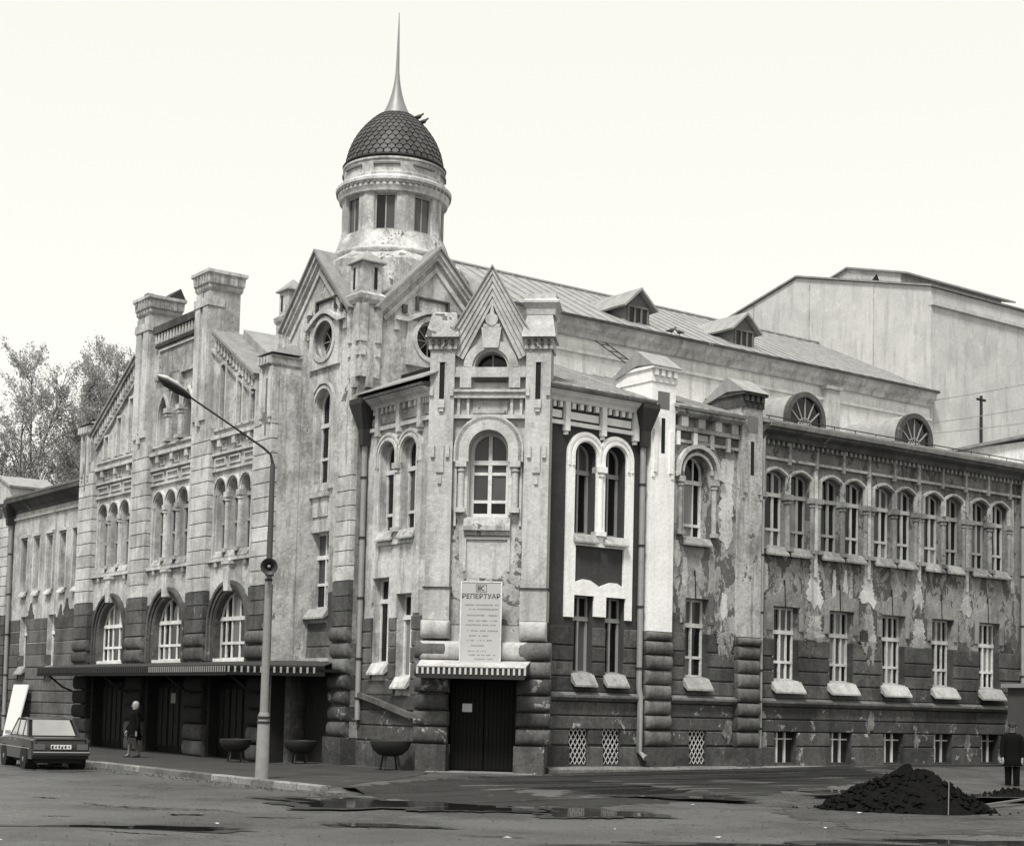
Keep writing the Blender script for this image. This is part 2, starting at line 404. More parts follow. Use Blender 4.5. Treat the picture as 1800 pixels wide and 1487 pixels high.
def dentils(f, par, s0, s1, z0, z1, d0, d1, n, mat, duty=.5, name='dentil_row'):
    m = MB(); st = (s1 - s0) / n
    for i in range(n): m.box(f, s0 + st * (i + .5 - duty / 2), s0 + st * (i + .5 + duty / 2), z0, z1, d0, d1)
    return part(name, m, mat, par, kind='stuff')
def colonnette(f, par, s, d, z0, z1, r, mat, capw=1.8):
    m = MB(); m.col(f, s, d, z0 + .12, z1 - .16, r, 12)
    m.box(f, s - r * capw, s + r * capw, z1 - .16, z1, d - r * capw, d + r * capw); m.col(f, s, d, z1 - .27, z1 - .22, r * 1.35, 12)
    m.box(f, s - r * 1.5, s + r * 1.5, z0, z0 + .12, d - r * 1.5, d + r * 1.5)
    return part('colonnette', m, mat, par, smooth=40)
def pipe(par, pts, r, mat='pipe_metal', name='downpipe', hopper=None):
    m = MB(); m.tube(pts, r, 10); 
    o = part(name, m, mat, par, smooth=50)
    b = MB()
    for i in range(len(pts) - 1):
        p, q = Vector(pts[i]), Vector(pts[i + 1]); L = (q - p).length
        if abs(p.z - q.z) > 1.5:
            k = 1.1
            while k < L: c = p.lerp(q, k / L); b.tube([c - Vector((0, 0, .03)), c + Vector((0, 0, .03))], r * 1.25, 10); k += 1.7
    if b.v: part('pipe_collar', b, 'iron', o)
    if hopper:
        f, s, z0, z1, d, wt, wb = hopper; h = MB()
        h.loftclosed([[f.P(s + sx * ww, d + sy * ww, z) for sx, sy in ((-1, -1), (1, -1), (1, 1), (-1, 1))] for z, ww in ((z0, wb), (z0 + (z1 - z0) * .35, wb * 1.25), (z1 - .15, wt), (z1, wt), (z1, wt * .8))])
        part('rain_hopper', h, 'pipe_dark', o)
    return o
def P3(f, s, d, z): return f.P(s, d, z)

# ================================================================ THE THEATRE
TH = thing('theatre', 'old grey stucco theatre with domed corner turret, gables and peeling walls', 'building', uv2w(*O), YAW)
TH.location = uv2w(*O)
fR = FR(33.5); fC = FL(23.2); fT = FL(22.9); fTR = FR(38.6); fV = FL(21.7); fW = FL(22.9)

# ---------- right facade: lower rustic, windows common data
def lowwin(s, w=.68): return (s - w / 2, s + w / 2, 2.72, 4.8)
ZC = [2.2, 2.62, 3.02, 3.44, 3.97]; ZB = [.78, 1.2, 1.57, 1.95]
# R1 : freshly painted bay
R1 = (25.3, 29.2)
low1 = [lowwin(27.05), lowwin(28.17)]; bas1 = [(26.63, 27.3, .27, 1.22), (27.78, 28.44, .27, 1.22)]
archw = [(27.03, 6.38, 8.97, .76), (28.09, 6.38, 8.97, .76)]
wR1 = wall(fR, TH, R1[0], R1[1], -.6, 10.2, [opening(a, b, c, d_, 'round') for a, b, c, d_ in archw], 'dark_paint', rects=low1 + bas1, name='painted_wall')
courses(fR, wR1, 25.75, R1[1], ZC, low1, 'rustic_dark')
courses(fR, wR1, 25.75, R1[1], ZB + [], bas1, 'plinth_stone')
courses(fR, wR1, 25.75, R1[1], [.0, .76], bas1, 'rustic_dark', d=.1, maxl=1.0)
# white frame with two arches
def twin_frame(f, par, c1, c2, ro, ri, spring, zleg, legw, lows, panel, mat, flip=False, zlegs=None):
    lo, hi = c1 - ro, c2 + ro
    mid = (c1 + c2) / 2; dz = math.sqrt(max(ro * ro - (mid - c1) ** 2, 0)); 
    a = math.degrees(math.atan2(dz, mid - c1))
    zl = zlegs or (zleg, zleg, zleg)
    out = [(lo, zl[0])]
    out += [(lows[0][0], zl[0]), (lows[0][0], lows[0][3]), (lows[0][1], lows[0][3]), (lows[0][1], zl[1]), (lows[1][0], zl[1]), (lows[1][0], lows[1][3]), (lows[1][1], lows[1][3]), (lows[1][1], zl[2]), (hi, zl[2])]
    out += [(hi, spring)] + arc(c2, spring, ro, 0, 180 - a)[1:] + arc(c1, spring, ro, a, 180)[1:]
    holes = [opening(c, 6.38, spring + ri, ri * 2, 'round') for c in (c1, c2)]
    if panel: holes.append(panel)
    m = MB().prism(f, out, -.02, .06, holes); o = part('window_surround', m, mat, par)
    m = MB()
    for c in (c1, c2):
        p = head(c, 8.3, spring + ri, ri * 2, 'round'); m.strip(f, p, .03, .1, .055, .1); m.strip(f, p, .17, .24, .055, .085)
    part('arch_moulding', m, mat, o)
    return o
pan = [(26.72, 6.15), (26.72, 5.15)] + [(27.0, 5.24), (27.25, 5.22), (27.5, 5.1), (27.58, 5.05), (27.66, 5.1), (27.95, 5.2), (28.2, 5.2)] + [(28.42, 5.1), (28.42, 6.15)]
sur = twin_frame(fR, TH, 27.03, 28.09, .655, .38, 8.6, 4.3, .3, [(26.7, 27.4, 0, 4.8), (27.82, 28.52, 0, 4.8)], pan, 'white_paint', zlegs=(4.2, 4.25, 4.2))
for a, b, c, d_ in archw: window(fR, TH, a, b + .1, c, d_, 'round', .32, (0.,), (8.2,), 'frame_grey', .07, True, glassw=(.55, .3, .15), sw=.02, silld=.2, sillmat='sill_metal', sillh=.22)
colonnette(fR, TH, 27.56, .0, 6.45, 8.35, .1, 'white_paint', 1.5)
for q in low1: window(fR, TH, (q[0] + q[1]) / 2, q[2], q[3], q[1] - q[0], 'flat', .22, (0.,), (4.2,), 'frame_grey', .06, True, glassw=(.9, .1, 0), sw=.05, silld=.26, sillh=.33)
# frieze of R1
def frieze(f, par, s0, s1, mat_band, mat_panel, brs, dm, dn=4, zt=10.3, dark='dark_paint', zb=9.36):
    m = MB(); m.box(f, s0, s1, zb, zb + .11, -.02, .09); part('string_moulding', m, mat_band, par)
    m = MB()
    for b in brs: m.box(f, b - .08, b + .08, zb - .16, zb + .62, -.02, .15); m.box(f, b - .05, b + .05, zb - .26, zb - .15, -.02, .1)
    part('frieze_bracket', m, mat_band, par)
    xs = sorted([s0] + list(brs) + [s1])
    for a, b in zip(xs[:-1], xs[1:]):
        if b - a < .5: continue
        q = MB().box(f, a + .14, b - .14, zb + .18, zb + .38, -.02, .05); part('frieze_panel', q, mat_panel, par)
        n = max(3, int((b - a) / .27)); dentils(f, par, a + .1, b - .1, zb + .46, zb + .62, -.02, .11, n, dm, .45)
    m = MB().profile(f, s0, s1, [(-.1, zb + .62), (.14, zb + .62), (.2, zb + .7), (.34, zb + .78), (.34, zt - .06), (.4, zt - .04), (.42, zt), (-.1, zt)])
    return part('cornice', m, mat_band, par)
frieze(fR, TH, 25.45, 29.15, 'white_paint', 'white_paint', [26.3, 27.58, 28.75], 'white_paint', zt=10.22)
m = MB().profile(fR, 25.4, 29.15, [(-.1, 10.22), (.5, 10.22), (.5, 10.3), (.44, 10.36), (-.1, 10.36)]); part('gutter', m, 'cornice_dark', TH)
pipe(TH, [fR.P(29.0, .12, 9.1), fR.P(29.0, .12, 2.4), fR.P(29.02, .16, 2.1), fR.P(29.02, .16, .6), fR.P(29.02, .45, .45)], .085, hopper=(fR, 28.98, 9.05, 10.25, .2, .3, .1))
def grille(f, par, q):
    o = part('cellar_window', MB().box(f, q[0], q[1], q[2], q[3], -.3, -.26), 'void', par)
    m = MB(); s0, s1, z0, z1, _ = *q, 0; st = .15
    k = -12
    for sg in (1, -1):
        for i in range(-8, 14):
            x = s0 + i * st; pts = []
            for t in range(0, 41):
                zz = z0 + (z1 - z0) * t / 40; xx = x + sg * (zz - z0) * .62 + (0 if sg > 0 else (z1 - z0) * .62)
                if s0 <= xx <= s1: pts.append((xx, zz))
            if len(pts) > 1: 
                a, b = pts[0], pts[-1]; dx, dz = b[0] - a[0], b[1] - a[1]; L = math.hypot(dx, dz)
                if L > .05:
                    nx, nz_ = -dz / L * .012, dx / L * .012
                    m.loftclosed([[f.P(a[0] + sx * nx, d, a[1] + sx * nz_), f.P(b[0] + sx * nx, d, b[1] + sx * nz_)] + [f.P(b[0] - sx * nx, d, b[1] - sx * nz_), f.P(a[0] - sx * nx, d, a[1] - sx * nz_)] for sx in (1,) for d in (-.06, -.045)])
    part('lattice_grille', m, 'grille', o)
for q in bas1: grille(fR, TH, q)
m = MB().profile(fR, 25.75, 29.15, [(-.02, 1.97), (.1, 1.97), (.2, 2.06), (.2, 2.12), (.06, 2.2), (-.02, 2.2)]); part('string_course', m, 'rustic_mid', TH)

# ---------- pilasters of the right facade
def pilaster(f, s0, s1, ztop, mat, capmat, roofmat, back=1.3):
    o = part('pilaster', MB().box(f, s0, s1, 3.95, ztop - .55, -.5, .22), mat, TH)
    part('pilaster_core', MB().box(f, s0 + .03, s1 - .03, -.3, 3.96, -.5, .1), 'cornice_dark', o)
    zs = [.75, 1.2, 1.62, 2.04, 2.46, 2.88, 3.3, 3.68, 3.95]
    for a, b in zip(zs[:-1], zs[1:]): part('rusticated_block', MB().bulge(f, s0 - .02, s1 + .02, a, b, .16, .14), 'rustic_mid', o, smooth=60)
    part('pilaster_base', MB().box(f, s0 - .06, s1 + .06, -.3, .74, -.2, .3), 'plinth_stone', o)
    # cap block, corbels and little roof
    part('corbel_band', MB().box(f, s0 - .03, s1 + .03, ztop - .55, ztop - .2, -back + .0, .25), capmat, o)
    dentils(f, o, s0 - .02, s1 + .02, ztop - .38, ztop - .2, .2, .33, 4, capmat, .5)
    part('cap_slab', MB().box(f, s0 - .08, s1 + .08, ztop - .2, ztop - .12, -back - .02, .36), capmat, o)
    m = MB(); zz = ztop - .12
    for x0, x1 in ((s0 - .1, s1 + .1),):
        m.loftclosed([[f.P(x, .4, zz), f.P(x, -.35, zz + .5), f.P(x, -back - .1, zz - .12), f.P(x, -back + .0, zz - .2), f.P(x, -.35, zz + .06)] for x in (x0, x1)])
    part('cap_roof', m, roofmat, o)
    m = MB().prism(f, [(s0, 10.2), (s1, 10.2), (s1, ztop - .56), (s0, ztop - .56)], -back, -.5); part('cap_body', m, mat, o)
    # side gable of the cap body
    m = MB(); m.loftclosed([[f.P(x, .2, zz), f.P(x, -.35, zz + .42), f.P(x, -back, zz - .15)] for x in (s0 + .01, s1 - .01)]); part('cap_gable', m, mat, o)
    sm = MB().box(f, (s0 + s1) / 2 - .07, (s0 + s1) / 2 + .07, ztop - 2.55, ztop - 1.55, .18, .223); part('slit', sm, 'void', o)
    sm = MB().box(f, (s0 + s1) / 2 - .22, (s0 + s1) / 2 + .22, ztop - 1.3, ztop - .8, .18, .223); part('recessed_panel', sm, 'frame_dark', o)
    m = MB()
    for sg in (-1, 1): m.box(f, (s0 + s1) / 2 + sg * .3 - .07, (s0 + s1) / 2 + sg * .3 + .07, ztop - 3.1, ztop - 1.9, .2, .27); m.box(f, (s0 + s1) / 2 + sg * .36 - .05, (s0 + s1) / 2 + sg * .36 + .05, ztop - 3.25, ztop - 3.1, .2, .25)
    part('pilaster_drops', m, mat, o)
    return o
pilaster(fR, 29.2, 30.1, 11.5, 'white_paint', 'white_paint', 'roof_sheet')
pilaster(fR, 32.74, 33.58, 11.25, 'trim_old', 'cornice_dark', 'roof_sheet')

# ---------- single window bay
lowS = [(30.77, 31.66, 2.72, 4.95)]; basS = [(30.95, 31.65, .27, 1.22)]
awS = (31.15, 6.66, 9.1, 1.0)
wS_u = wall(fR, TH, 30.1, 32.74, 3.97, 10.2, [opening(*awS[:3], awS[3], 'round')], 'plaster_peeled', rects=lowS)
wS_l = wall(fR, TH, 30.1, 32.74, -.6, 3.97, [], 'rustic_dark', rects=lowS + basS, name='lower_wall')
courses(fR, wS_l, 30.16, 32.68, ZC, lowS, 'rustic_dark'); courses(fR, wS_l, 30.16, 32.68, ZB, basS, 'plinth_stone'); courses(fR, wS_l, 30.16, 32.68, [0, .76], basS, 'rustic_dark', d=.1, maxl=1.)
window(fR, TH, awS[0], awS[1] + .05, awS[2], awS[3], 'round', .34, (-.36, .36), (8.35, 7.1), 'frame_white', .07, True, glassw=(.5, .3, .2), vmw=.05, silld=.16, sw=.04, sillmat='sill_metal')
p = [(30.25, 8.38), (30.42, 8.45)] + arc(31.15, 8.55, .72, 180, 0) + [(31.88, 8.45), (32.15, 8.38)]
m = MB(); m.strip(fR, p, 0, .12, -.02, .14); m.strip(fR, arc(31.15, 8.55, .5, 180, 0), .03, .11, -.02, .07); part('hood_moulding', m, 'trim_light', TH)
for x in (30.5, 31.82): colonnette(fR, TH, x, .03, 6.75, 8.42, .08, 'trim_old', 1.4)
window(fR, TH, 31.215, 2.72, 4.95, .89, 'flat', .22, (0.,), (4.22, 3.3), 'frame_white', .07, True, sw=.05, silld=.26, sillh=.33)
def lintel(f, par, s, w, z, mat):
    m = MB(); j = R_.uniform(-.06, .06)
    m.prism(f, [(s - w / 2 - .2, z - .72), (s - w / 2 - .01, z - .72), (s - w / 2 - .01, z), (s + w / 2 + .01, z), (s + w / 2 + .01, z - .72), (s + w / 2 + .2, z - .72), (s + w / 2 + .2, z + .36 + j), (s + .3, z + .42), (s + .22, z + .62 - j), (s - .22, z + .6 + j), (s - .3, z + .44), (s - w / 2 - .2, z + .34 - j)], -.02, .045)
    o = part('window_head', m, mat, par); part('crack', MB().prism(f, [(s - .09, z), (s - .055, z), (s - .1, z + .8), (s - .13, z + .8)], .02, .055), 'void', o); return o
lintel(fR, TH, 31.215, .89, 4.97, 'plaster_peeled')
grille(fR, TH, basS[0])
m = MB().profile(fR, 30.16, 32.7, [(-.02, 1.97), (.1, 1.97), (.2, 2.06), (.2, 2.12), (.06, 2.2), (-.02, 2.2)]); part('string_course', m, 'rustic_mid', TH)
m = MB().box(fR, 30.12, 32.72, 9.38, 9.47, -.02, .1); m.box(fR, 30.12, 32.72, 9.72, 9.84, -.02, .13); part('string_moulding', m, 'trim_old', TH)
for k in range(4):
    x = 30.4 + k * .66
    part('frieze_block', MB().box(fR, x, x + .26, 9.84, 10.12, -.02, .16), ('white_paint', 'trim_light', 'trim_light', 'trim_old')[k], TH)
    part('frieze_panel', MB().box(fR, x + .05, x + .46, 9.5, 9.68, -.02, .05), ('rustic_mid', 'trim_light', 'rustic_mid', 'rustic_mid')[k], TH)
    part('frieze_drop', MB().box(fR, x - .14, x, 9.3, 9.7, -.02, .12), ('white_paint', 'white_paint', 'trim_light', 'trim_light')[k], TH)
m = MB().profile(fR, 30.12, 32.72, [(-.1, 10.12), (.2, 10.12), (.36, 10.2), (.36, 10.3), (-.1, 10.3)]); part('cornice', m, 'trim_old', TH)
m = MB().profile(fR, 31.2, 32.72, [(-.1, 10.3), (.42, 10.3), (.42, 10.38), (-.1, 10.42)]); part('gutter', m, 'cornice_dark', TH)

# ---------- the long right wing: five bays of paired windows
WC = [34.86 + 2.42 * k for k in range(6)]
W0, W1 = 33.58, 46.35
lowW = [(c + .0 - .55, c + .55, 2.74, 4.92) for c in WC[:5]]; basW = [(c - .5, c + .5, .3, 1.23) for c in WC[:5]]
upW = [(c + sg * .525, 6.7, 8.98, .86) for c in WC[:5] for sg in (-1, 1)]
wall(fR, TH, W0, W1, 6.6, 10.2, [opening(a, b, c, d_, 'seg', .17) for a, b, c, d_ in upW], 'plaster_wing_up')
wWm = wall(fR, TH, W0, W1, 3.97, 6.6, [], 'plaster_wing_low', rects=lowW)
wWl = wall(fR, TH, W0, W1, -.6, 3.97, [], 'rustic_dark', rects=lowW + basW, name='lower_wall')
courses(fR, wWl, W0 + .05, W1, ZC, lowW, 'rustic_dark'); courses(fR, wWl, W0 + .05, W1, ZB, basW, 'plinth_stone'); courses(fR, wWl, W0 + .05, W1, [.0, .78], basW, 'plinth_stone', d=.1, maxl=1.2)
m = MB().profile(fR, W0 + .05, W1, [(-.02, 1.97), (.1, 1.97), (.2, 2.06), (.2, 2.12), (.06, 2.2), (-.02, 2.2)]); part('string_course', m, 'rustic_mid', TH)
m = MB().profile(fR, 25.7, W1, [(-.1, -.3), (.42, -.3), (.42, .14), (.36, .2), (-.1, .22)]); part('plinth_ledge', m, 'kerb_stone', TH)
for i, c in enumerate(WC[:5]):
    window(fR, TH, c, 2.74, 4.92, 1.1, 'flat', .24, (-.52, -.04, .5), (4.2, 3.3), 'frame_white', .06, True, sw=.08, silld=.28, sillh=.34, glassw=(.6, .22, .18), vmw=.07)
    lintel(fR, TH, c, 1.1, 4.94, 'trim_wing')
    cw = part('cellar_window', MB().box(fR, c - .5, c + .5, .3, 1.23, -.26, -.22), 'void', TH)
    m = MB()
    for x in (-.46, -.16, .18): m.box(fR, c + x - .03, c + x + .03, .3, 1.2, -.22, -.16)
    m.box(fR, c - .5, c + .5, .98, 1.02, -.215, -.17); part('window_frame', m, 'frame_white', cw)
    for sg in (-1, 1):
        s = c + sg * .525
        window(fR, TH, s, 6.72, 8.98, .86, 'seg', .19, (.24,), (8.3, 7.25), ('frame_pale', 'frame_grey', 'frame_pale')[(i + (sg > 0)) % 3], .05, True, rise=.17, glassw=(.72, .18, .1), sw=.03, silld=.2, sillh=.24, sillmat='trim_wing', vmw=.1)
        m = MB(); pth = [(s - .47, 8.3), (s - .47, 8.86)] + [(s - .47 + .94 * k / 8, 8.86 + .19 * math.sin(math.pi * k / 8)) for k in range(1, 8)] + [(s + .47, 8.86), (s + .47, 8.3)]
        m.strip(fR, pth, -.01, .06, -.02, .09); m.strip(fR, pth, -.04, -.012, -.02, .05); part('hood_moulding', m, 'trim_old', TH)
    for x in (-1.06, 0, 1.06): colonnette(fR, TH, c + x, .02, 6.6, 8.3, .075 if x else .09, 'trim_wing', 1.5)
    if i < 5:
        m = MB().box(fR, c + 1.15, c + 1.28, 5.9 + .1 * (i % 3), 9.2, -.02, .06)
        part('lesene', m, 'trim_light' if i < 2 else 'trim_old', TH)
def patch(f, s, zt, zb, wt, wb, mat, seed, d=.012):
    rg = random.Random(seed); L, Rr = [], []; n = 22
    for k in range(n + 1):
        t = k / n; z = zt + (zb - zt) * t; w_ = (wt + (wb - wt) * t ** 1.5) / 2; L.append((s - w_ * rg.uniform(.7, 1.2), z + rg.uniform(-.03, .03))); Rr.append((s + w_ * rg.uniform(.7, 1.2), z + rg.uniform(-.03, .03)))
    bot = [(s - wb / 2 + wb * k / 6, zb - rg.uniform(.0, .35)) for k in range(1, 6)]
    return part('plaster_patch', MB().prism(f, L + bot + Rr[::-1], -.02, d), mat, TH)
for k, (ds, zt, zb, wt, wb, mt) in enumerate(((1.21, 6.5, 5.2, .3, .8, 'trim_light'), (3.63, 6.5, 5.3, .25, .8, 'trim_light'), (6.05, 6.4, 5.4, .2, .5, 'trim_old'), (8.47, 6.3, 5.3, .2, .6, 'trim_old'), (-.9, 6.2, 5.5, .2, .3, 'trim_light'), (2.1, 6.2, 5.5, .12, .2, 'trim_light'), (2.6, 6.2, 5.6, .1, .25, 'trim_light'), (2.85, 6.2, 5.4, .1, .2, 'trim_old'), (1.25, 4.75, 4.0, .5, .9, 'trim_old'), (3.7, 4.9, 4.0, .4, .7, 'trim_old'), (6.1, 4.9, 4.0, .4, .8, 'trim_old'))): patch(fR, 34.86 + ds, zt, zb, wt, wb, mt, 40 + k, .012 + .002 * (k % 4))
rgp = random.Random(91)
for k in range(26):
    x = rgp.uniform(W0 + .2, W1 - .3); g_ = min(abs(x - c_) for c_ in WC[:5])
    if g_ < .95: continue
    if k % 2: patch(fR, x, 4.05, rgp.uniform(3.55, 3.9), rgp.uniform(.4, .8), rgp.uniform(.2, .4), 'plaster_wing_low', 100 + k, .066 + .002 * (k % 5))
    else: patch(fR, x, rgp.uniform(4.2, 4.6), 3.95, rgp.uniform(.05, .3), rgp.uniform(.4, .9), 'rustic_dark', 100 + k, .02 + .002 * (k % 5))
for k in range(12):
    x = (30.35, 32.2, 30.45, 32.45)[k % 4] + rgp.uniform(-.12, .12)
    if k % 2: patch(fR, x, 4.05, rgp.uniform(3.3, 3.8), .4, .15, 'plaster_peeled', 140 + k, .066 + .002 * (k % 5))
    else: patch(fR, x, rgp.uniform(4.2, 4.7), 3.95, .12, .45, 'rustic_dark', 140 + k, .02 + .002 * (k % 5))
for k in range(16):
    x = rgp.uniform(55.9, 66.5)
    if min(abs(x - c_) for c_ in (58.6, 61.95, 65.1)) < .7: continue
    patch(fW, x, rgp.uniform(5.1, 5.6), 4.85, rgp.uniform(.1, .4), rgp.uniform(.5, 1.1), 'quoin_dark', 170 + k, .02 + .002 * (k % 5))
for k in range(10):
    x = rgp.uniform(41.4, 43.2); patch(fT, x, rgp.uniform(5.1, 5.7), 4.85, rgp.uniform(.08, .25), rgp.uniform(.3, .6), 'quoin_dark', 190 + k, .032 + .002 * (k % 5))
for k in range(20):
    x = rgp.uniform(26, 46); zt = rgp.choice((1.9, 1.5, 1.2)); patch(fR, x, zt, zt - rgp.uniform(.2, .5), rgp.uniform(.08, .3), rgp.uniform(.1, .4), 'plinth_light', 210 + k, .064 + .002 * (k % 5)) if min(abs(x - c_) for c_ in WC[:5]) > .8 and x > 28.6 and not (30.4 < x < 32) and not 32.6 < x < 33.7 and not 29.1 < x < 30.2 else None
for k, (x, zt, zb, wt, wb, mt) in enumerate(((30.4, 6.6, 6.1, .2, .4, 'trim_light'), (30.75, 6.1, 5.6, .15, .3, 'trim_light'), (32.35, 9.1, 6.75, .5, .55, 'trim_light'), (30.38, 8.2, 7.4, .2, .3, 'trim_light'), (32.3, 5.2, 4.7, .2, .3, 'trim_light'))): patch(fR, x, zt, zb, wt, wb, mt, 70 + k)
m = MB(); m.box(fR, W0, W1, 9.3, 9.38, -.02, .1); part('string_moulding', m, 'trim_old', TH)
m = MB()
for k in range(11): x = 34.0 + k * 1.19 - .35; m.box(fR, x - .05, x + .05, 9.2, 9.86, -.02, .15)
part('frieze_bracket', m, 'trim_wing', TH)
dentils(fR, TH, W0, W1, 9.74, 9.88, -.02, .16, 60, 'trim_wing', .4)
m = MB().profile(fR, W0, W1 - .02, [(-.1, 9.86), (.2, 9.88), (.24, 10.02), (.4, 10.12), (.42, 10.22), (-.1, 10.3)]); part('cornice', m, 'cornice_dark', TH)
m = MB().profile(fR, W0 + .1, W1 + .2, [(-.1, 10.23), (.46, 10.23), (.5, 10.33), (-.1, 10.4)]); part('gutter', m, 'sill_metal', TH)
pipe(TH, [fR.P(33.7, .16, 10.0), fR.P(33.7, .14, 9.2), fR.P(33.68, .14, .3)], .06)
pipe(TH, [fR.P(46.2, .16, 10.1), fR.P(46.2, .14, 9.4), fR.P(46.2, .14, .4)], .07)

# ---------- roofs of the right aisle
def tiled_roof(pts, mat, seams=0, th=.08, name='roof'):
    o = part(name, MB().slab(pts, th), mat, TH)
    if seams:
        a, b, c, d_ = [Vector(q) for q in pts]
        m = MB()
        for k in range(1, seams):
            t = k / seams; p, q = a.lerp(b, t), d_.lerp(c, t); e = Vector((0, 0, .035)); g = (b - a).normalized() * .018
            m.loftclosed([[tuple(v - Vector((O[0], O[1], 0))) for v in (x - g - e * .3, x + g - e * .3, x + g + e, x - g + e)] for x in (p, q)])
        part('standing_seam', m, mat, o, kind='stuff')
    return o
tiled_roof([(25.3, 33.05, 10.36), (29.25, 33.05, 10.36), (29.25, 38.6, 12.4), (25.3, 38.6, 12.4)], 'roof_sheet', 9)
tiled_roof([(30.05, 33.05, 10.36), (32.8, 33.05, 10.36), (32.8, 38.6, 12.25), (30.05, 38.6, 12.25)], 'roof_sheet', 6)
tiled_roof([(29.24, 34.4, 10.84), (30.06, 34.4, 10.84), (30.06, 38.6, 12.36), (29.24, 38.6, 12.36)], 'roof_sheet', 2)
tiled_roof([(32.79, 34.4, 10.75), (33.6, 34.4, 10.75), (33.6, 38.6, 12.2), (32.79, 38.6, 12.2)], 'roof_sheet', 2)
tiled_roof([(33.59, 33.02, 10.38), (46.6, 33.02, 10.38), (46.6, 38.6, 11.7), (33.59, 38.6, 11.7)], 'roof_sheet', 26)
# snow guard rail along the wing eave
m = MB()
for k in range(14): p = UVF.P(33.9 + k * .95, 33.35, 10.44); m.tube([p, (p[0], p[1], p[2] + .14)], .015, 5)
m.tube([UVF.P(33.8, 33.35, 10.58), UVF.P(46.4, 33.35, 10.58)], .018, 5); part('snow_guard', m, 'iron', TH)

# ---------- lunette dormers on the wing roof
for c in (36.35, 41.55):
    f = FR(34.25); zb = 10.62; r = .83
    o = part('lunette_dormer', MB().prism(f, [(c - r, zb - .3), (c + r, zb - .3)] + arc(c, zb + .25, r, 0, 180, 16), -2.6, .0), 'roof_sheet', TH, smooth=40)
    m = MB().strip(f, [(c - r, zb - .25)] + arc(c, zb + .25, r, 180, 0, 16) + [(c + r, zb - .25)], -.12, .04, -.05, .12); part('arch_frame', m, 'cornice_dark', o)
    part('pane', MB().prism(f, [(c - r + .1, zb - .25), (c + r - .1, zb - .25)] + arc(c, zb + .25, r - .1, 0, 180, 16), .0, .02), 'glass_dark', o)
    m = MB()
    for a in (25, 55, 90, 125, 155): 
        q = (c + (r - .1) * math.cos(math.radians(a)), zb + .25 + (r - .1) * math.sin(math.radians(a))); m.strip(f, [(c, zb + .0), q], -.018, .018, .02, .05)
    m.strip(f, arc(c, zb + .0, .3, 180, 0, 8), -.015, .015, .02, .05); m.box(f, c - r + .1, c + r - .1, zb - .08, zb - .02, .02, .06)
    part('glazing_bar', m, 'frame_grey', o)

# ---------- portal: the chamfered corner
PC = 1.585
arcP = (PC, 6.75, 9.05, 1.04); semi = (PC, 10.74, 11.16, .86)
g_out = [(.3, 2.7), (2.87, 2.7), (2.87, 11.2), (PC + .05, 13.36), (PC - .05, 13.36), (.3, 11.2)]
doorP = [(.62, -.6), (2.55, -.6), (2.55, 2.5), (.62, 2.5)]
wp = part('portal_wall', MB().prism(FP, g_out, -.75, -.2, [opening(*arcP[:3], arcP[3], 'round'), opening(PC, 10.74, 11.17, .86, 'round')]), 'plaster_portal', TH)
part('portal_wall', MB().prism(FP, [(.55, -.5), (.62, -.5), (.62, 2.5), (2.55, 2.5), (2.55, -.5), (2.62, -.5), (2.62, 2.7), (.55, 2.7)], -.75, -.2), 'canopy_shade_wall', TH)
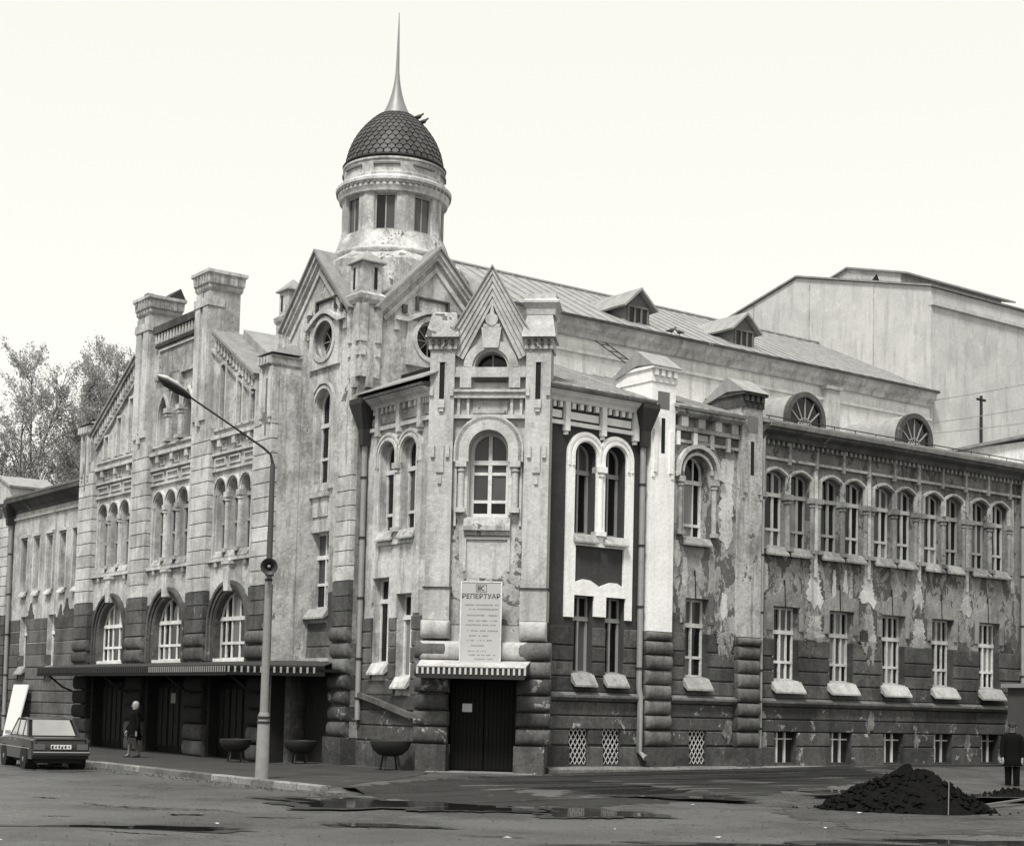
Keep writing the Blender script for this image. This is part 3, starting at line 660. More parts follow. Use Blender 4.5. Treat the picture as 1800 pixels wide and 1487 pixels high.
# rough patches beside the board
part('stripped_plaster', MB().prism(FP, [(.64, 3.9), (2.53, 3.9), (2.53, 7.0), (2.35, 6.7), (2.3, 5.6), (1.9, 5.1), (1.2, 5.15), (.85, 5.6), (.8, 6.6), (.64, 7.0)], -.3, -.185), 'portal_rough', TH)
for s0, s1 in ((-.03, .63), (2.54, 3.2)):
    o = part('portal_pier', MB().box(FP, s0, s1, 4.87, 11.35, -.8, 0), 'plaster_portal', TH)
    part('pier_shaft', MB().box(FP, s0 - .02, s1 + .02, 4.0, 4.84, -.8, .02), 'plaster_portal', o)
    part('pier_ledge', MB().box(FP, s0 - .05, s1 + .05, 4.84, 4.87, -.8, .06), 'cornice_dark', o)
    part('rusticated_block', MB().bulge(FP, s0 - .04, s1 + .04, 3.47, 4.0, .05, .17), 'plaster_portal', o, smooth=60)
    part('pier_core', MB().box(FP, s0 + .03, s1 - .03, -.3, 4.02, -.8, .0), 'cornice_dark', o)
    zs = [.75, 1.2, 1.62, 2.06, 2.5, 2.95, 3.46]
    for a, b in zip(zs[:-1], zs[1:]): part('rusticated_block', MB().bulge(FP, s0 - .05 - (.12 if s0 < 1 else 0), s1 + .05 + (.12 if s0 > 1 else 0), a, b, .06, .16), 'rustic_mid' if b > 2.6 else 'plinth_stone', o, smooth=60)
    part('pier_base', MB().box(FP, s0 - .08, s1 + .06, -.3, .74, -.8, .22), 'plinth_stone', o)
    c = (s0 + s1) / 2
    m = MB().box(FP, c - .09, c - .07, 9.85, 10.85, -.01, .03); m.box(FP, c + .07, c + .09, 9.85, 10.85, -.01, .03); m.box(FP, c - .1, c + .1, 10.85, 10.88, -.01, .04); m.box(FP, c - .09, c + .09, 9.62, 9.85, -.01, .08); m.box(FP, c - .06, c + .06, 9.52, 9.62, -.01, .06)
    part('pier_moulding', m, 'plaster_portal', o)
    part('slit', MB().box(FP, c - .07, c + .07, 9.86, 10.85, -.01, .004), 'void', o)
    m = MB()
    for sg in (-1, 1): m.box(FP, c + sg * .2 - .05, c + sg * .2 + .05, 8.3, 8.62, -.01, .07); m.box(FP, c + sg * .27 - .05, c + sg * .27 + .05, 9.95, 10.2, -.01, .06)
    m.box(FP, c - .1, c + .1, 7.9, 8.62, -.01, .05); m.box(FP, c - .05, c + .05, 7.6, 7.8, -.01, .05); part('pier_drops', m, 'plaster_portal', o)
    part('cap_band', MB().box(FP, s0 - .05, s1 + .05, 11.2, 11.5, -.85, .06), 'plaster_portal', o)
    dentils(FP, o, s0 - .02, s1 + .02, 11.3, 11.44, .0, .13, 4, 'cornice_dark', .4)
    m = MB().loftclosed([[FP.P(s0 - e, .2 - k, z), FP.P(s1 + e, .2 - k, z), FP.P(s1 + e, -.95 + k * .4, z), FP.P(s0 - e, -.95 + k * .4, z)] for z, e, k in ((11.5, .12, 0), (11.55, .12, .02), (12.2, .0, .3))]); part('cap_roof', m, 'portal_rough' if s0 < 1 else 'plaster_portal', o)
    if s0 > 1:
        m = MB().loftclosed([[FP.P(s0 - e, e - .08, z), FP.P(s1 + e + .05, e - .08, z), FP.P(s1 + e + .05, -.8 - e, z), FP.P(s0 - e, -.8 - e, z)] for z, e in ((12.15, .02), (12.3, .04), (12.45, .14), (12.5, .14), (12.58, .05), (12.72, .05))]); part('cap_block', m, 'plaster_portal', o)
    else:
        m = MB().loftclosed([[FP.P(s0 + e, -.12 - e, z), FP.P(s1 - e, -.12 - e, z), FP.P(s1 - e, -.9, z), FP.P(s0 + e, -.9, z)] for z, e in ((12.18, .0), (12.24, .03), (12.26, .12))]); part('cap_block', m, 'plaster_tower', o)
# arch ornament of the great corner window
ring_mould(FP, TH, PC, 8.2, 9.06, 1.06, 'round', [(.0, .09, -.14), (.09, .26, -.08), (.26, .35, -.02), (.35, .4, -.06)], 'plaster_portal')
for sg in (-1, 1):
    colonnette(FP, TH, PC + sg * .72, -.12, 6.85, 8.22, .09, 'plaster_portal', 1.6)
    part('window_jamb', MB().box(FP, PC + sg * .6 - .05, PC + sg * .6 + .05, 6.8, 8.2, -.22, -.13), 'trim_light', TH)
    part('window_jamb', MB().box(FP, PC + sg * .87 - .03, PC + sg * .87 + .03, 6.5, 8.2, -.22, -.13), 'plaster_portal', TH)
window(FP, TH, PC, 6.78, 9.05, 1.04, 'round', .5, (0.,), (8.25, 7.2, 7.95), 'frame_white', .09, None, glassw=(.3, .7, 0), vmw=.1)
m = MB().profile(FP, PC - .62, PC + .62, [(-.5, 6.79), (-.1, 6.72), (-.02, 6.5), (-.02, 6.38), (-.1, 6.36), (-.1, 6.26), (-.5, 6.26)]); part('window_sill', m, 'trim_old', TH)
m = MB(); m.strip(FP, [(PC - .6, 5.3), (PC - .6, 6.2), (PC + .6, 6.2), (PC + .6, 5.3)], -.05, .02, -.22, -.15); part('panel_moulding', m, 'plaster_portal', TH)
# entablature
for a, b, z0, z1, d0 in ((.62, 2.55, 9.36, 9.46, -.05), (.62, 2.55, 9.9, 10.05, .0), (.6, 2.57, 10.05, 10.12, .06), (.64, 2.53, 10.46, 10.56, .0), (.64, 2.53, 10.56, 10.74, -.06)):
    part('string_moulding', MB().box(FP, a, b, z0, z1, -.3, d0), 'plaster_portal', TH)
for x in (.75, 1.0, 2.17, 2.42): part('frieze_bracket', MB().box(FP, x - .035, x + .035, 9.46, 9.9, -.22, -.08), 'plaster_portal', TH)
part('frieze_panel', MB().box(FP, 1.12, 2.05, 9.52, 9.84, -.22, -.15), 'portal_rough', TH)
for x in (.93, 2.24): part('corbel_block', MB().box(FP, x - .15, x + .15, 10.17, 10.46, -.22, .02), 'plaster_portal', TH); part('corbel_drop', MB().profile(FP, x - .13, x + .13, [(-.22, 10.12), (-.08, 10.125), (.0, 10.17), (-.22, 10.17)]), 'cornice_dark', TH)
part('panel_moulding', MB().box(FP, 1.16, 2.02, 10.36, 10.4, -.22, -.1), 'cornice_dark', TH)
# lunette and steep gable
m = MB(); 
for r0_, r1_, d in ((.44, .5, -.12), (.5, .73, -.06)): m.strip(FP, arc(PC, 10.74, r0_, 180, 0, 18), 0, r1_ - r0_, -.22, d)
part('arch_moulding', m, 'plaster_portal', TH)
part('pane', MB().prism(FP, opening(PC, 10.74, 11.17, .86, 'round'), -.6, -.56), 'glass_dark', TH)
part('window_frame', MB().box(FP, PC - .025, PC + .025, 10.74, 11.15, -.58, -.52), 'frame_grey', TH)
m = MB()
for k, (o0, o1, d) in enumerate(((-.02, .1, .07), (-.14, -.022, .03), (-.26, -.142, -.005), (-.38, -.262, -.04), (-.5, -.382, -.075))):
    m.strip(FP, [(.4, 11.2), (PC, 13.28), (2.77, 11.2)], o0, o1, -.22, d)
gb = part('gable_moulding', m, 'plaster_portal', TH)
part('gable_cresting', MB().strip(FP, [(.34, 11.22), (PC, 13.36), (2.83, 11.22)], .03, .07, -.8, .12), 'roof_old', TH)
m = MB().prism(FP, [(PC - .2, 11.25), (PC + .2, 11.25), (PC + .27, 11.8), (PC - .27, 11.8)], -.22, .0); m.prism(FP, [(PC + .17 * math.cos(a), 12.02 + .17 * math.sin(a)) for a in [2 * math.pi * k / 12 for k in range(12)]], -.22, -.02); m.prism(FP, [(PC - .14, 11.8), (PC + .14, 11.8), (PC, 12.5)], -.22, -.06); m.box(FP, PC - .22, PC + .22, 11.82, 11.9, -.22, -.04)
part('keystone', m, 'plaster_portal', TH)
m = MB().loftclosed([[FP.P(.3, -.7, 11.2), FP.P(PC, -.7, 13.45), FP.P(2.87, -.7, 11.2)], [FP.P(.3, -2.6, 11.2), FP.P(PC, -2.6, 13.45), FP.P(2.87, -2.6, 11.2)]]); part('gable_roof', m, 'roof_sheet', TH)
# swollen band over the entrance
part('rusticated_block', MB().bulge(FP, -.08, 2.72, 2.95, 3.46, .1, .16), 'plaster_portal', TH, smooth=60)
# canopy over the corner door
o = part('corner_canopy', MB().loftclosed([[FP.P(s, d, z) for s, d in ((-.05, 0), (2.85, 0), (2.8, .95), (.0, .95))] for z in (2.52, 2.6)]), 'canopy_under', TH)
m = MB().loftclosed([[FP.P(-.05, 0, 2.95), FP.P(2.85, 0, 2.95), FP.P(2.8, .98, 2.72), FP.P(.0, .98, 2.72)], [FP.P(-.05, 0, 2.97), FP.P(2.85, 0, 2.97), FP.P(2.8, 1.0, 2.75), FP.P(.0, 1.0, 2.75)]]); part('canopy_roof', m, 'plaster_portal', o)
part('canopy_fascia', MB().box(FP, .0, 2.8, 2.45, 2.7, .9, .96), 'tooth_dark', o)
for k in range(21):
    x = .02 + k * .139; part('valance_tooth', MB().box(FP, x - .028, x + .028, 2.56, 2.77, .955, .985), 'tooth_light', o)
# corner door
part('door_reveal', MB().box(FP, .6, 2.57, -.5, 2.55, -1.3, -.76), 'void', TH)
for sg in (-1, 1):
    dl = part('door_leaf', MB().box(FP, PC + (.012 if sg > 0 else -.9), PC + (.9 if sg > 0 else -.012), .05, 2.45, -.6, -.5), 'door_wood', TH)
    for k in range(8): x = PC + sg * (.08 + k * .106); part('door_plank', MB().box(FP, x - .045, x + .045, .1, 2.4, -.502, -.475), 'door_wood', dl)
    part('door_handle', MB().col(FP, PC + sg * .09, -.44, .95, 1.15, .018), 'iron', dl)
part('door_step', MB().box(FP, .2, 3.0, -.3, .05, -.6, .5), 'kerb_stone', TH)

# ---------- connecting bay on the left of the portal
low2 = [(37.12, 37.97, 2.88, 5.21), (35.98, 36.74, 2.5, 4.73)]
aw2 = [(36.3, 6.42, 9.0, .8), (37.4, 6.42, 9.0, .8)]
wall(fC, TH, 35.1, 38.75, 2.0, 10.2, [opening(a, b, c, d_, 'round') for a, b, c, d_ in aw2], 'plaster_left', rects=low2, name='wall')
wCl = wall(fC, TH, 35.1, 38.75, -.6, 2.0, [], 'rustic_mid', name='lower_wall')
courses(fC, wCl, 35.3, 38.6, [.75, 1.17, 1.58, 2.0], [], 'plinth_stone'); courses(fC, wCl, 35.3, 38.6, [.0, .74], [], 'rustic_dark', d=.1, maxl=1.3)
courses(fC, wCl, 35.3, 38.6, [2.0, 2.42, 2.86, 3.3, 3.74, 4.15], [(q[0] - .02, q[1] + .02, q[2] - .3, q[3]) for q in low2], 'rustic_mid', maxl=4)
twin_frame(fC, TH, 36.3, 37.4, .66, .4, 8.6, 4.4, .2, [(35.98, 36.74, 0, 4.75), (37.12, 37.97, 0, 5.23)], [(36.05, 5.7), (37.75, 5.7), (37.75, 6.12), (36.05, 6.12)], 'trim_light', zlegs=(4.2, 4.1, 4.55))
for a, b, c, d_ in aw2: window(fC, TH, a, b + .1, c, d_, 'round', .2, (0.,), (8.2, 7.0), 'frame_white', .05, True, glassw=(.85, .15, 0), silld=.17, sillh=.24, sillmat='trim_old')
colonnette(fC, TH, 36.85, .02, 6.45, 8.35, .1, 'trim_light', 1.5)
for q in low2: window(fC, TH, (q[0] + q[1]) / 2, q[2], q[3], q[1] - q[0], 'flat', .22, (0.,), (q[3] - .6,), 'frame_white', .055, True, silld=.2, sillh=.28, sillmat='trim_light')
frieze(fC, TH, 35.2, 38.7, 'trim_light', 'trim_old', [35.75, 36.8, 37.9], 'trim_light', zt=10.22)
m = MB().profile(fC, 35.15, 38.75, [(-.1, 10.22), (.48, 10.22), (.48, 10.3), (-.1, 10.4)]); part('gutter', m, 'cornice_dark', TH)
m = MB().strip(fC, [(38.4, 2.0), (37.6, 1.86), (35.9, 1.5), (35.2, 1.44)], -.06, .08, .0, .2); part('string_course', m, 'rustic_mid', TH)
m = MB().loftclosed([[UVF.P(22.72, 35.0, 10.4), UVF.P(22.72, 38.7, 10.4), UVF.P(25.5, 38.7, 11.6), UVF.P(25.5, 35.0, 11.6)], [UVF.P(22.72, 35.0, 10.44), UVF.P(22.72, 38.7, 10.44), UVF.P(25.5, 38.7, 11.66), UVF.P(25.5, 35.0, 11.66)]]); part('roof', m, 'roof_sheet', TH)
part('core_wall', MB().box(UVF, 24.2, 27.9, 0, 11.2, 35.6, 38.5), 'void', TH)
pipe(TH, [fC.P(38.5, .14, 9.2), fC.P(38.5, .12, 3.0), fC.P(38.48, .12, 1.3)], .085, hopper=(fC, 38.45, 9.0, 10.3, .2, .33, .1))
pipe(TH, [fC.P(38.72, .22, 2.3), fC.P(38.72, .2, 1.35)], .04)

# ---------- tower
TC = (25.35, 41.05); TS = 2.45
def tower_face(f, c, lowr, arch, split):
    # gabled wall
    out = [(c - TS, -.5), (c + TS, -.5), (c + TS, 12.75), (c + 1.9, 13.0), (c, 14.95), (c - 1.9, 13.0), (c - TS, 12.75)]
    rc = (c - .45, 12.38) if arch else (c - .1, 12.38)
    cir = [(rc[0] + .56 * math.cos(2 * math.pi * k / 24), rc[1] + .56 * math.sin(2 * math.pi * k / 24)) for k in range(24)]
    holes = [cir]
    if arch: holes += [opening(*arch[:3], arch[3], 'round'), [(lowr[0], lowr[2]), (lowr[1], lowr[2]), (lowr[1], lowr[3]), (lowr[0], lowr[3])]]
    o = part('tower_wall', MB().prism(f, out, -.5, 0, holes), 'plaster_tower', TH)
    m = MB(); rk = [(c - 1.95, 12.98), (c, 14.92), (c + 1.95, 12.98)]
    m.strip(f, rk, .0, .14, -.3, .2); m.strip(f, rk, -.1, .0, -.02, .12); m.strip(f, rk, -.36, -.24, -.02, .06); part('raking_cornice', m, 'trim_light', TH)
    part('gable_roof', MB().strip(f, [(c - 2.1, 12.98), (c, 15.08), (c + 2.1, 12.98)], .0, .06, -1.9, .28), 'roof_old', TH)
    # round window in square panel with swan hood
    x, z = rc
    m = MB().prism(f, [(x - .86, 11.55), (x + .86, 11.55), (x + .86, 12.85), (x + .5, 12.85), (x, 13.1), (x - .5, 12.85), (x - .86, 12.85)], -.02, .09, [cir]); part('window_panel', m, 'trim_light', TH)
    h = [(x - 1.3, 12.78), (x - .9, 12.78)] + [(x - .9 + 1.8 * k / 12, 12.80 + .34 * math.sin(math.pi * k / 12) ** 1.3) for k in range(1, 12)] + [(x + .9, 12.78), (x + 1.05, 12.78)]
    part('hood_moulding', MB().strip(f, h, .0, .12, -.02, .2), 'trim_light', TH)
    for dx in (-1.22, .98): part('hood_corbel', MB().box(f, x + dx - .08, x + dx + .08, 12.5, 12.78, -.02, .12), 'trim_old', TH)
    m = MB(); ci = [(x + .52 * math.cos(2 * math.pi * k / 24), z + .52 * math.sin(2 * math.pi * k / 24)) for k in range(24)]
    m.strip(f, ci, -.04, .06, -.24, -.12, True); 
    for a in range(0, 180, 45): m.strip(f, [(x + .5 * math.cos(math.radians(a)), z + .5 * math.sin(math.radians(a))), (x - .5 * math.cos(math.radians(a)), z - .5 * math.sin(math.radians(a)))], -.015, .015, -.2, -.165)
    wv = part('window', m, 'frame_grey', TH)
    part('pane', MB().prism(f, ci, -.24, -.21), 'glass_dark', wv)
    part('arch_moulding', MB().strip(f, [(x + .56 * math.cos(2 * math.pi * k / 24), z + .56 * math.sin(2 * math.pi * k / 24)) for k in range(24)], -.12, .0, -.02, .13, True), 'trim_light', TH)
    # framed blank panel above
    m = MB(); m.strip(f, [(x - .52, 13.2), (x - .52, 13.55), (x + .52, 13.55), (x + .52, 13.2)], -.0, .05, -.02, .1); part('panel_moulding', m, 'cornice_dark', TH)  # bar coloured dark to stand for the shadow beneath the moulding
    part('blank_panel', MB().box(f, x - .46, x + .46, 13.2, 13.48, -.02, .03), 'plaster_tower', TH)
    for dx, dz in ((-.98, .7), (.98, .7)): part('ornament_block', MB().box(f, x + dx * .98 - .07, x + dx * .98 + .07, 13.05, 13.28, -.02, .1), 'cornice_dark', TH)
    return o
AT = (40.62, 8.14, 10.92, .94); LT = (40.07, 41.21, 4.47, 6.71)
tower_face(fT, TC[1], LT, AT, None)
tower_face(fTR, TC[0], None, None, None)
for f, c in ((FR(43.5), TC[0]), (FL(27.8), TC[1])):
    part('tower_wall', MB().prism(f, [(c - TS + .52, 8), (c + TS - .52, 8), (c + TS - .52, 12.75), (c, 14.95), (c - TS + .52, 12.75)], 0, .4), 'plaster_tower', TH)
window(fT, TH, AT[0], AT[1], AT[2], AT[3], 'round', .22, (.1,), (9.9, 8.9), 'frame_white', .05, True, silld=.1, sillh=.22, glassw=(.85, .15, 0), sillmat='trim_old')
ring_mould(fT, TH, AT[0], AT[1] - .2, AT[2], AT[3], 'round', [(.02, .1, .06), (.16, .22, .09)], 'trim_light')
part('window_apron', MB().box(fT, 40.18, 41.06, 7.15, 7.75, -.02, .04), 'plaster_tower', TH)
part('window_apron', MB().box(fT, 40.1, 41.14, 7.72, 7.86, -.02, .12), 'trim_old', TH)
window(fT, TH, 40.64, 4.47, 6.71, 1.14, 'flat', .26, (0.,), (6.0, 5.2), 'frame_white', .07, True, silld=.22, sillh=.26, glassw=(.5, .4, .1), sillmat='sill_metal', sw=.12)
# dark damp dado of the tower and its quoin
part('dado', MB().prism(fT, [(39.5, 2.9), (43.4, 2.9), (43.4, 4.95), (42.6, 5.05), (41.5, 4.9), (41.3, 5.0), (41.3, 4.05), (39.98, 4.05), (39.98, 4.9), (39.5, 4.98)], -.02, .03), 'quoin_dark', TH)
courses(fT, TH, 39.5, 43.4, [2.9, 3.35, 3.8], [], 'quoin_dark', d=.06)
zs = [3.9 + .425 * k for k in range(11)]
for k, (a, b) in enumerate(zip(zs[:-1], zs[1:])):
    part('quoin', MB().box(FL(22.9), 38.62, 39.5, a + .025, b - .0, -.32, .17), 'quoin_light' if a > 4.8 else 'quoin_dark', TH)
part('quoin_backing', MB().box(FL(22.9), 38.66, 39.46, 0, 8.2, -.3, .12), 'quoin_dark', TH)
zs = [.8, 1.25, 1.68, 2.1, 2.55, 3.0, 3.45, 3.9]
for a, b in zip(zs[:-1], zs[1:]): part('rusticated_block', MB().bulge(FL(22.9), 38.6, 39.52, a, b, .12, .15), 'rustic_mid' if b > 2.8 else 'plinth_stone', TH, smooth=60)
part('pier_base', MB().box(FL(22.9), 38.56, 39.56, -.3, .8, -.3, .3), 'plinth_stone', TH)
# corner pinnacles
def pinnacle(u, v, z0, zc, zt, w=.4):
    def sq(hw, z): return [UVF.P(u + sx * hw, v + sy * hw, z) for sx, sy in ((-1, -1), (1, -1), (1, 1), (-1, 1))]
    o = part('pinnacle', MB().loftclosed([sq(w, z0), sq(w, zc)]), 'plaster_tower', TH)
    part('pinnacle_cap', MB().loftclosed([sq(w + .03, zc), sq(w + .1, zc + .12), sq(w + .12, zc + .25), sq(w + .02, zc + .34)]), 'plaster_tower', o)
    part('pinnacle_top', MB().loftclosed([sq(w * .98, zc + .34), sq(w * .98, zt)]), 'plaster_tower', o)
    part('pinnacle_roof', MB().loftclosed([sq(w + .09, zt), sq(w + .09, zt + .04), sq(.02, zt + .42)]), 'roof_sheet', o)
    m = MB()
    for f, c in ((FL(u - w), v), (FR(v - w), u)):
        for sg in (-1, 1): m.box(f, c + sg * w * .72 - .1, c + sg * w * .72 + .1, z0 + 1.0, zc, -.02, .07); m.box(f, c + sg * w * .72 - .07, c + sg * w * .72 + .07, z0 + .6, z0 + .85, -.02, .06)
        m.box(f, c - .1, c + .1, z0 - .3, z0 + .0, -.1, .05)
    part('pinnacle_moulding', m, 'plaster_tower', o)
    m = MB()
    for f, c in ((FL(u - w), v), (FR(v - w), u)): m.box(f, c - .05 + .12, c + .05 + .12, zc + .45, zt - .12, -.01, .004)
    part('slit', m, 'void', o)
pinnacle(23.15, 38.85, 11.0, 13.1, 14.3, .33)
pinnacle(23.15, 43.25, 10.5, 13.3, 14.35, .3)
pinnacle(27.5, 38.9, 11.2, 12.9, 13.7, .34)
# octagonal body and drum
part('tower_roof', MB().lathe(TC, [(2.55, 13.2), (2.5, 14.75), (1.85, 15.192), (1.8, 15.255)], 8, math.pi / 8), 'plaster_tower', TH)
part('drum_base', MB().lathe(TC, [(1.9, 15.004), (1.98, 15.104), (1.98, 15.180), (1.8, 15.318), (1.66, 15.694), (1.6, 15.820), (1.3, 15.820)], 40), 'plaster_tower', TH, smooth=50)
part('drum_core', MB().lathe(TC, [(1.36, 15.757), (1.36, 17.392)], 32), 'void', TH)
to_cam = math.atan2(-TC[1], -TC[0])
for k in range(8):
    a = to_cam - math.radians(9) + math.radians(22.5) + k * math.pi / 4
    f = F((TC[0] + 1.34 * math.cos(a), TC[1] + 1.34 * math.sin(a)), (-math.sin(a), math.cos(a)), (math.cos(a), math.sin(a)))
    o = part('drum_pier', MB().loftclosed([[f.P(s, d - e, z) for s, d in ((-.29, 0), (.29, 0), (.27, .2), (.0, .26), (-.27, .2))] for z, e in ((15.782, -.03), (16.008, 0), (16.999, 0))]), 'plaster_left', TH)
    a2 = a + math.pi / 8; f = F((TC[0] + 1.34 * math.cos(a2), TC[1] + 1.34 * math.sin(a2)), (-math.sin(a2), math.cos(a2)), (math.cos(a2), math.sin(a2)))
    m = MB(); m.strip(f, [(-.33, 15.820), (-.33, 16.960), (.33, 16.960), (.33, 15.820)], -.06, .0, .03, .13); m.box(f, -.33, .33, 15.782, 15.883, .03, .14); m.box(f, -.02, .02, 15.858, 16.912, .05, .09)
    wv = part('window', m, 'frame_grey', TH)
    for sg in (-1, 1): part('pane', MB().box(f, sg * .155 - .13, sg * .155 + .13, 15.883, 16.887, .05, .07), 'glass_mid' if (k + sg) % 3 else 'glass_dark', wv)
part('drum_cornice', MB().lathe(TC, [(1.5, 16.950), (1.66, 16.999), (1.68, 17.097), (1.72, 17.156), (1.72, 17.235), (1.78, 17.313), (1.78, 17.392), (1.66, 17.471), (1.6, 17.510), (1.4, 17.510)], 48), 'trim_light', TH, smooth=30)
m = MB()
for k in range(56):
    a = 2 * math.pi * k / 56; f = F((TC[0] + 1.7 * math.cos(a), TC[1] + 1.7 * math.sin(a)), (-math.sin(a), math.cos(a)), (math.cos(a), math.sin(a))); m.box(f, -.045, .045, 17.215, 17.333, 0, .06)
part('dentil_row', m, 'frame_dark', TH, kind='stuff')
part('drum_attic', MB().lathe(TC, [(1.4, 17.490), (1.6, 17.510), (1.6, 17.588), (1.54, 17.628), (1.54, 17.981), (1.58, 18.001), (1.58, 18.060), (1.3, 18.060)], 48), 'plaster_left', TH, smooth=30)
for k in range(8):
    a = to_cam - math.radians(9) + math.pi / 4 * k; m = MB()
    for j in range(6):
        b0, b1 = a - .26 + .52 * j / 6, a - .26 + .52 * (j + 1) / 6
        m.loftclosed([[(TC[0] - O[0] + r * math.cos(b), TC[1] - O[1] + r * math.sin(b), z) for b in (b0, b1) for r in ((1.5, 1.6) if b == b0 else (1.6, 1.5))] for z in (17.824, 17.883)])
    part('attic_slot', m, 'frame_dark', TH)
part('dome_ring', MB().lathe(TC, [(1.4, 18.040), (1.56, 18.060), (1.6, 18.124), (1.55, 18.187), (1.4, 18.208)], 48), 'dome_base', TH, smooth=40)
DP = [(1.5, 18.166), (1.47, 18.399), (1.4, 18.664), (1.29, 18.928), (1.14, 19.193), (.96, 19.426), (.76, 19.638), (.58, 19.796), (.48, 19.860)]
def dome_rz(t):
    t *= len(DP) - 1; i = min(int(t), len(DP) - 2); q = t - i; return DP[i][0] + (DP[i + 1][0] - DP[i][0]) * q, DP[i][1] + (DP[i + 1][1] - DP[i][1]) * q
dome = part('dome', MB().lathe(TC, [(r - .03, z) for r, z in DP], 40), 'dome_base', TH, smooth=60)
rows, per = 13, 40; rest = MB()
for i in range(rows):
    for j in range(per):
        a = 2 * math.pi * (j + .5 * (i % 2)) / per + to_cam; t0 = i / rows * .97; t1 = min(t0 + 1.55 / rows, 1.)
        rb, zb = dome_rz(t0); rm, zm = dome_rz(t0 + .45 / rows); rt, zt = dome_rz(t1); ha = math.pi / per * .9
        def Q(r, an, z, e): return (TC[0] - O[0] + (r + e) * math.cos(an), TC[1] - O[1] + (r + e) * math.sin(an), z)
        pts = [Q(rb, a, zb, .03), Q(rm, a + ha, zm, .024), Q(rt, a + ha * .6, zt, -.012), Q(rt, a - ha * .6, zt, -.012), Q(rm, a - ha, zm, .024)]
        low = [Q(rb, a, zb, .0), Q(rm, a + ha, zm, .0), Q(rt, a + ha * .6, zt, -.03), Q(rt, a - ha * .6, zt, -.03), Q(rm, a - ha, zm, .0)]
        fc = math.cos(a - to_cam) > .12
        if fc and i < rows - 0: part('dome_scale', MB().loftclosed([low, pts]), 'dome_scale', dome)
        else: rest.loftclosed([low, pts])
part('dome_scales_behind', rest, 'dome_scale', dome, kind='stuff')
part('spire', MB().lathe(TC, [(.47, 19.78), (.43, 19.88), (.34, 20.06), (.25, 20.28), (.17, 20.55), (.115, 20.8), (.08, 21.05), (.06, 21.25), (.036, 22.2), (.01, 23.15)], 16), 'zinc', TH, smooth=50)

# ---------- left pavilion
PIER = [(54.7, 56.0), (49.95, 51.25), (45.28, 46.6), (41.15, 42.3)]
BAY = [52.98, 48.27, 43.8]; BW = [.96, .94, .84]
tri = [(b + k * w_, 6.3, 8.5, .72 * w_ / .96) for b, w_ in zip(BAY, BW) for k in (-1, 0, 1)]
big = [(b, 2.95, 5.06, 2.26 if i < 2 else 2.1) for i, b in enumerate(BAY)]
lan = [(48.27 + k * .95, 10.2, 11.75 + (.3 if k == 0 else 0), .66) for k in (-1, 0, 1)]
slots = [(44.68, 10.12, 12.15), (43.52, 10.12, 11.65), (42.62, 10.1, 11.1), (51.75, 10.2, 12.1), (52.75, 10.2, 11.55), (53.85, 10.2, 11.0)]
holes = [opening(*t, 'round') for t in tri] + [opening(*t, 'round', n=18) for t in big] + [opening(*t, 'lancet') for t in lan]
out = [(41.1, 2.9), (56.0, 2.9), (56.0, 11.0), (55.1, 11.12), (51.3, 13.4), (51.3, 14.0), (45.3, 14.0), (45.3, 13.2), (42.4, 11.35), (41.1, 11.3)]
wv = part('pavilion_wall', MB().prism(fV, out, -.7, 0, holes), 'plaster_left', TH)
part('pavilion_side_wall', MB().box(UVF, 21.7, 23.2, 0, 11.3, 41.12, 41.6), 'plaster_left', TH)
part('pavilion_side_wall', MB().box(UVF, 21.7, 24, 0, 11.0, 55.5, 56.0), 'plaster_left', TH)
for (s0, s1), zt in zip(PIER, (9.3, 9.85, 9.85, 9.3)):
    part('pier_backing', MB().box(fV, s0 + .03, s1 - .03, 2.7, 9.85, -.3, .14), 'quoin_dark', TH)
    zs = [2.95 + .428 * k for k in range(17)]
    for a, b in zip(zs[:-1], zs[1:]):
        if b < 3.9: part('rusticated_block', MB().bulge(fV, s0 - .02, s1 + .02, a, b, .16, .12), 'quoin_dark', wv, smooth=60)
        else: part('quoin', MB().box(fV, s0, s1, a + .028, b, -.1, .2), 'quoin_light' if a > 4.7 else 'quoin_dark', wv)
    part('pier_shaft', MB().box(fV, s0, s1, 9.83, 10.2, -.3, .2), 'plaster_left', TH)
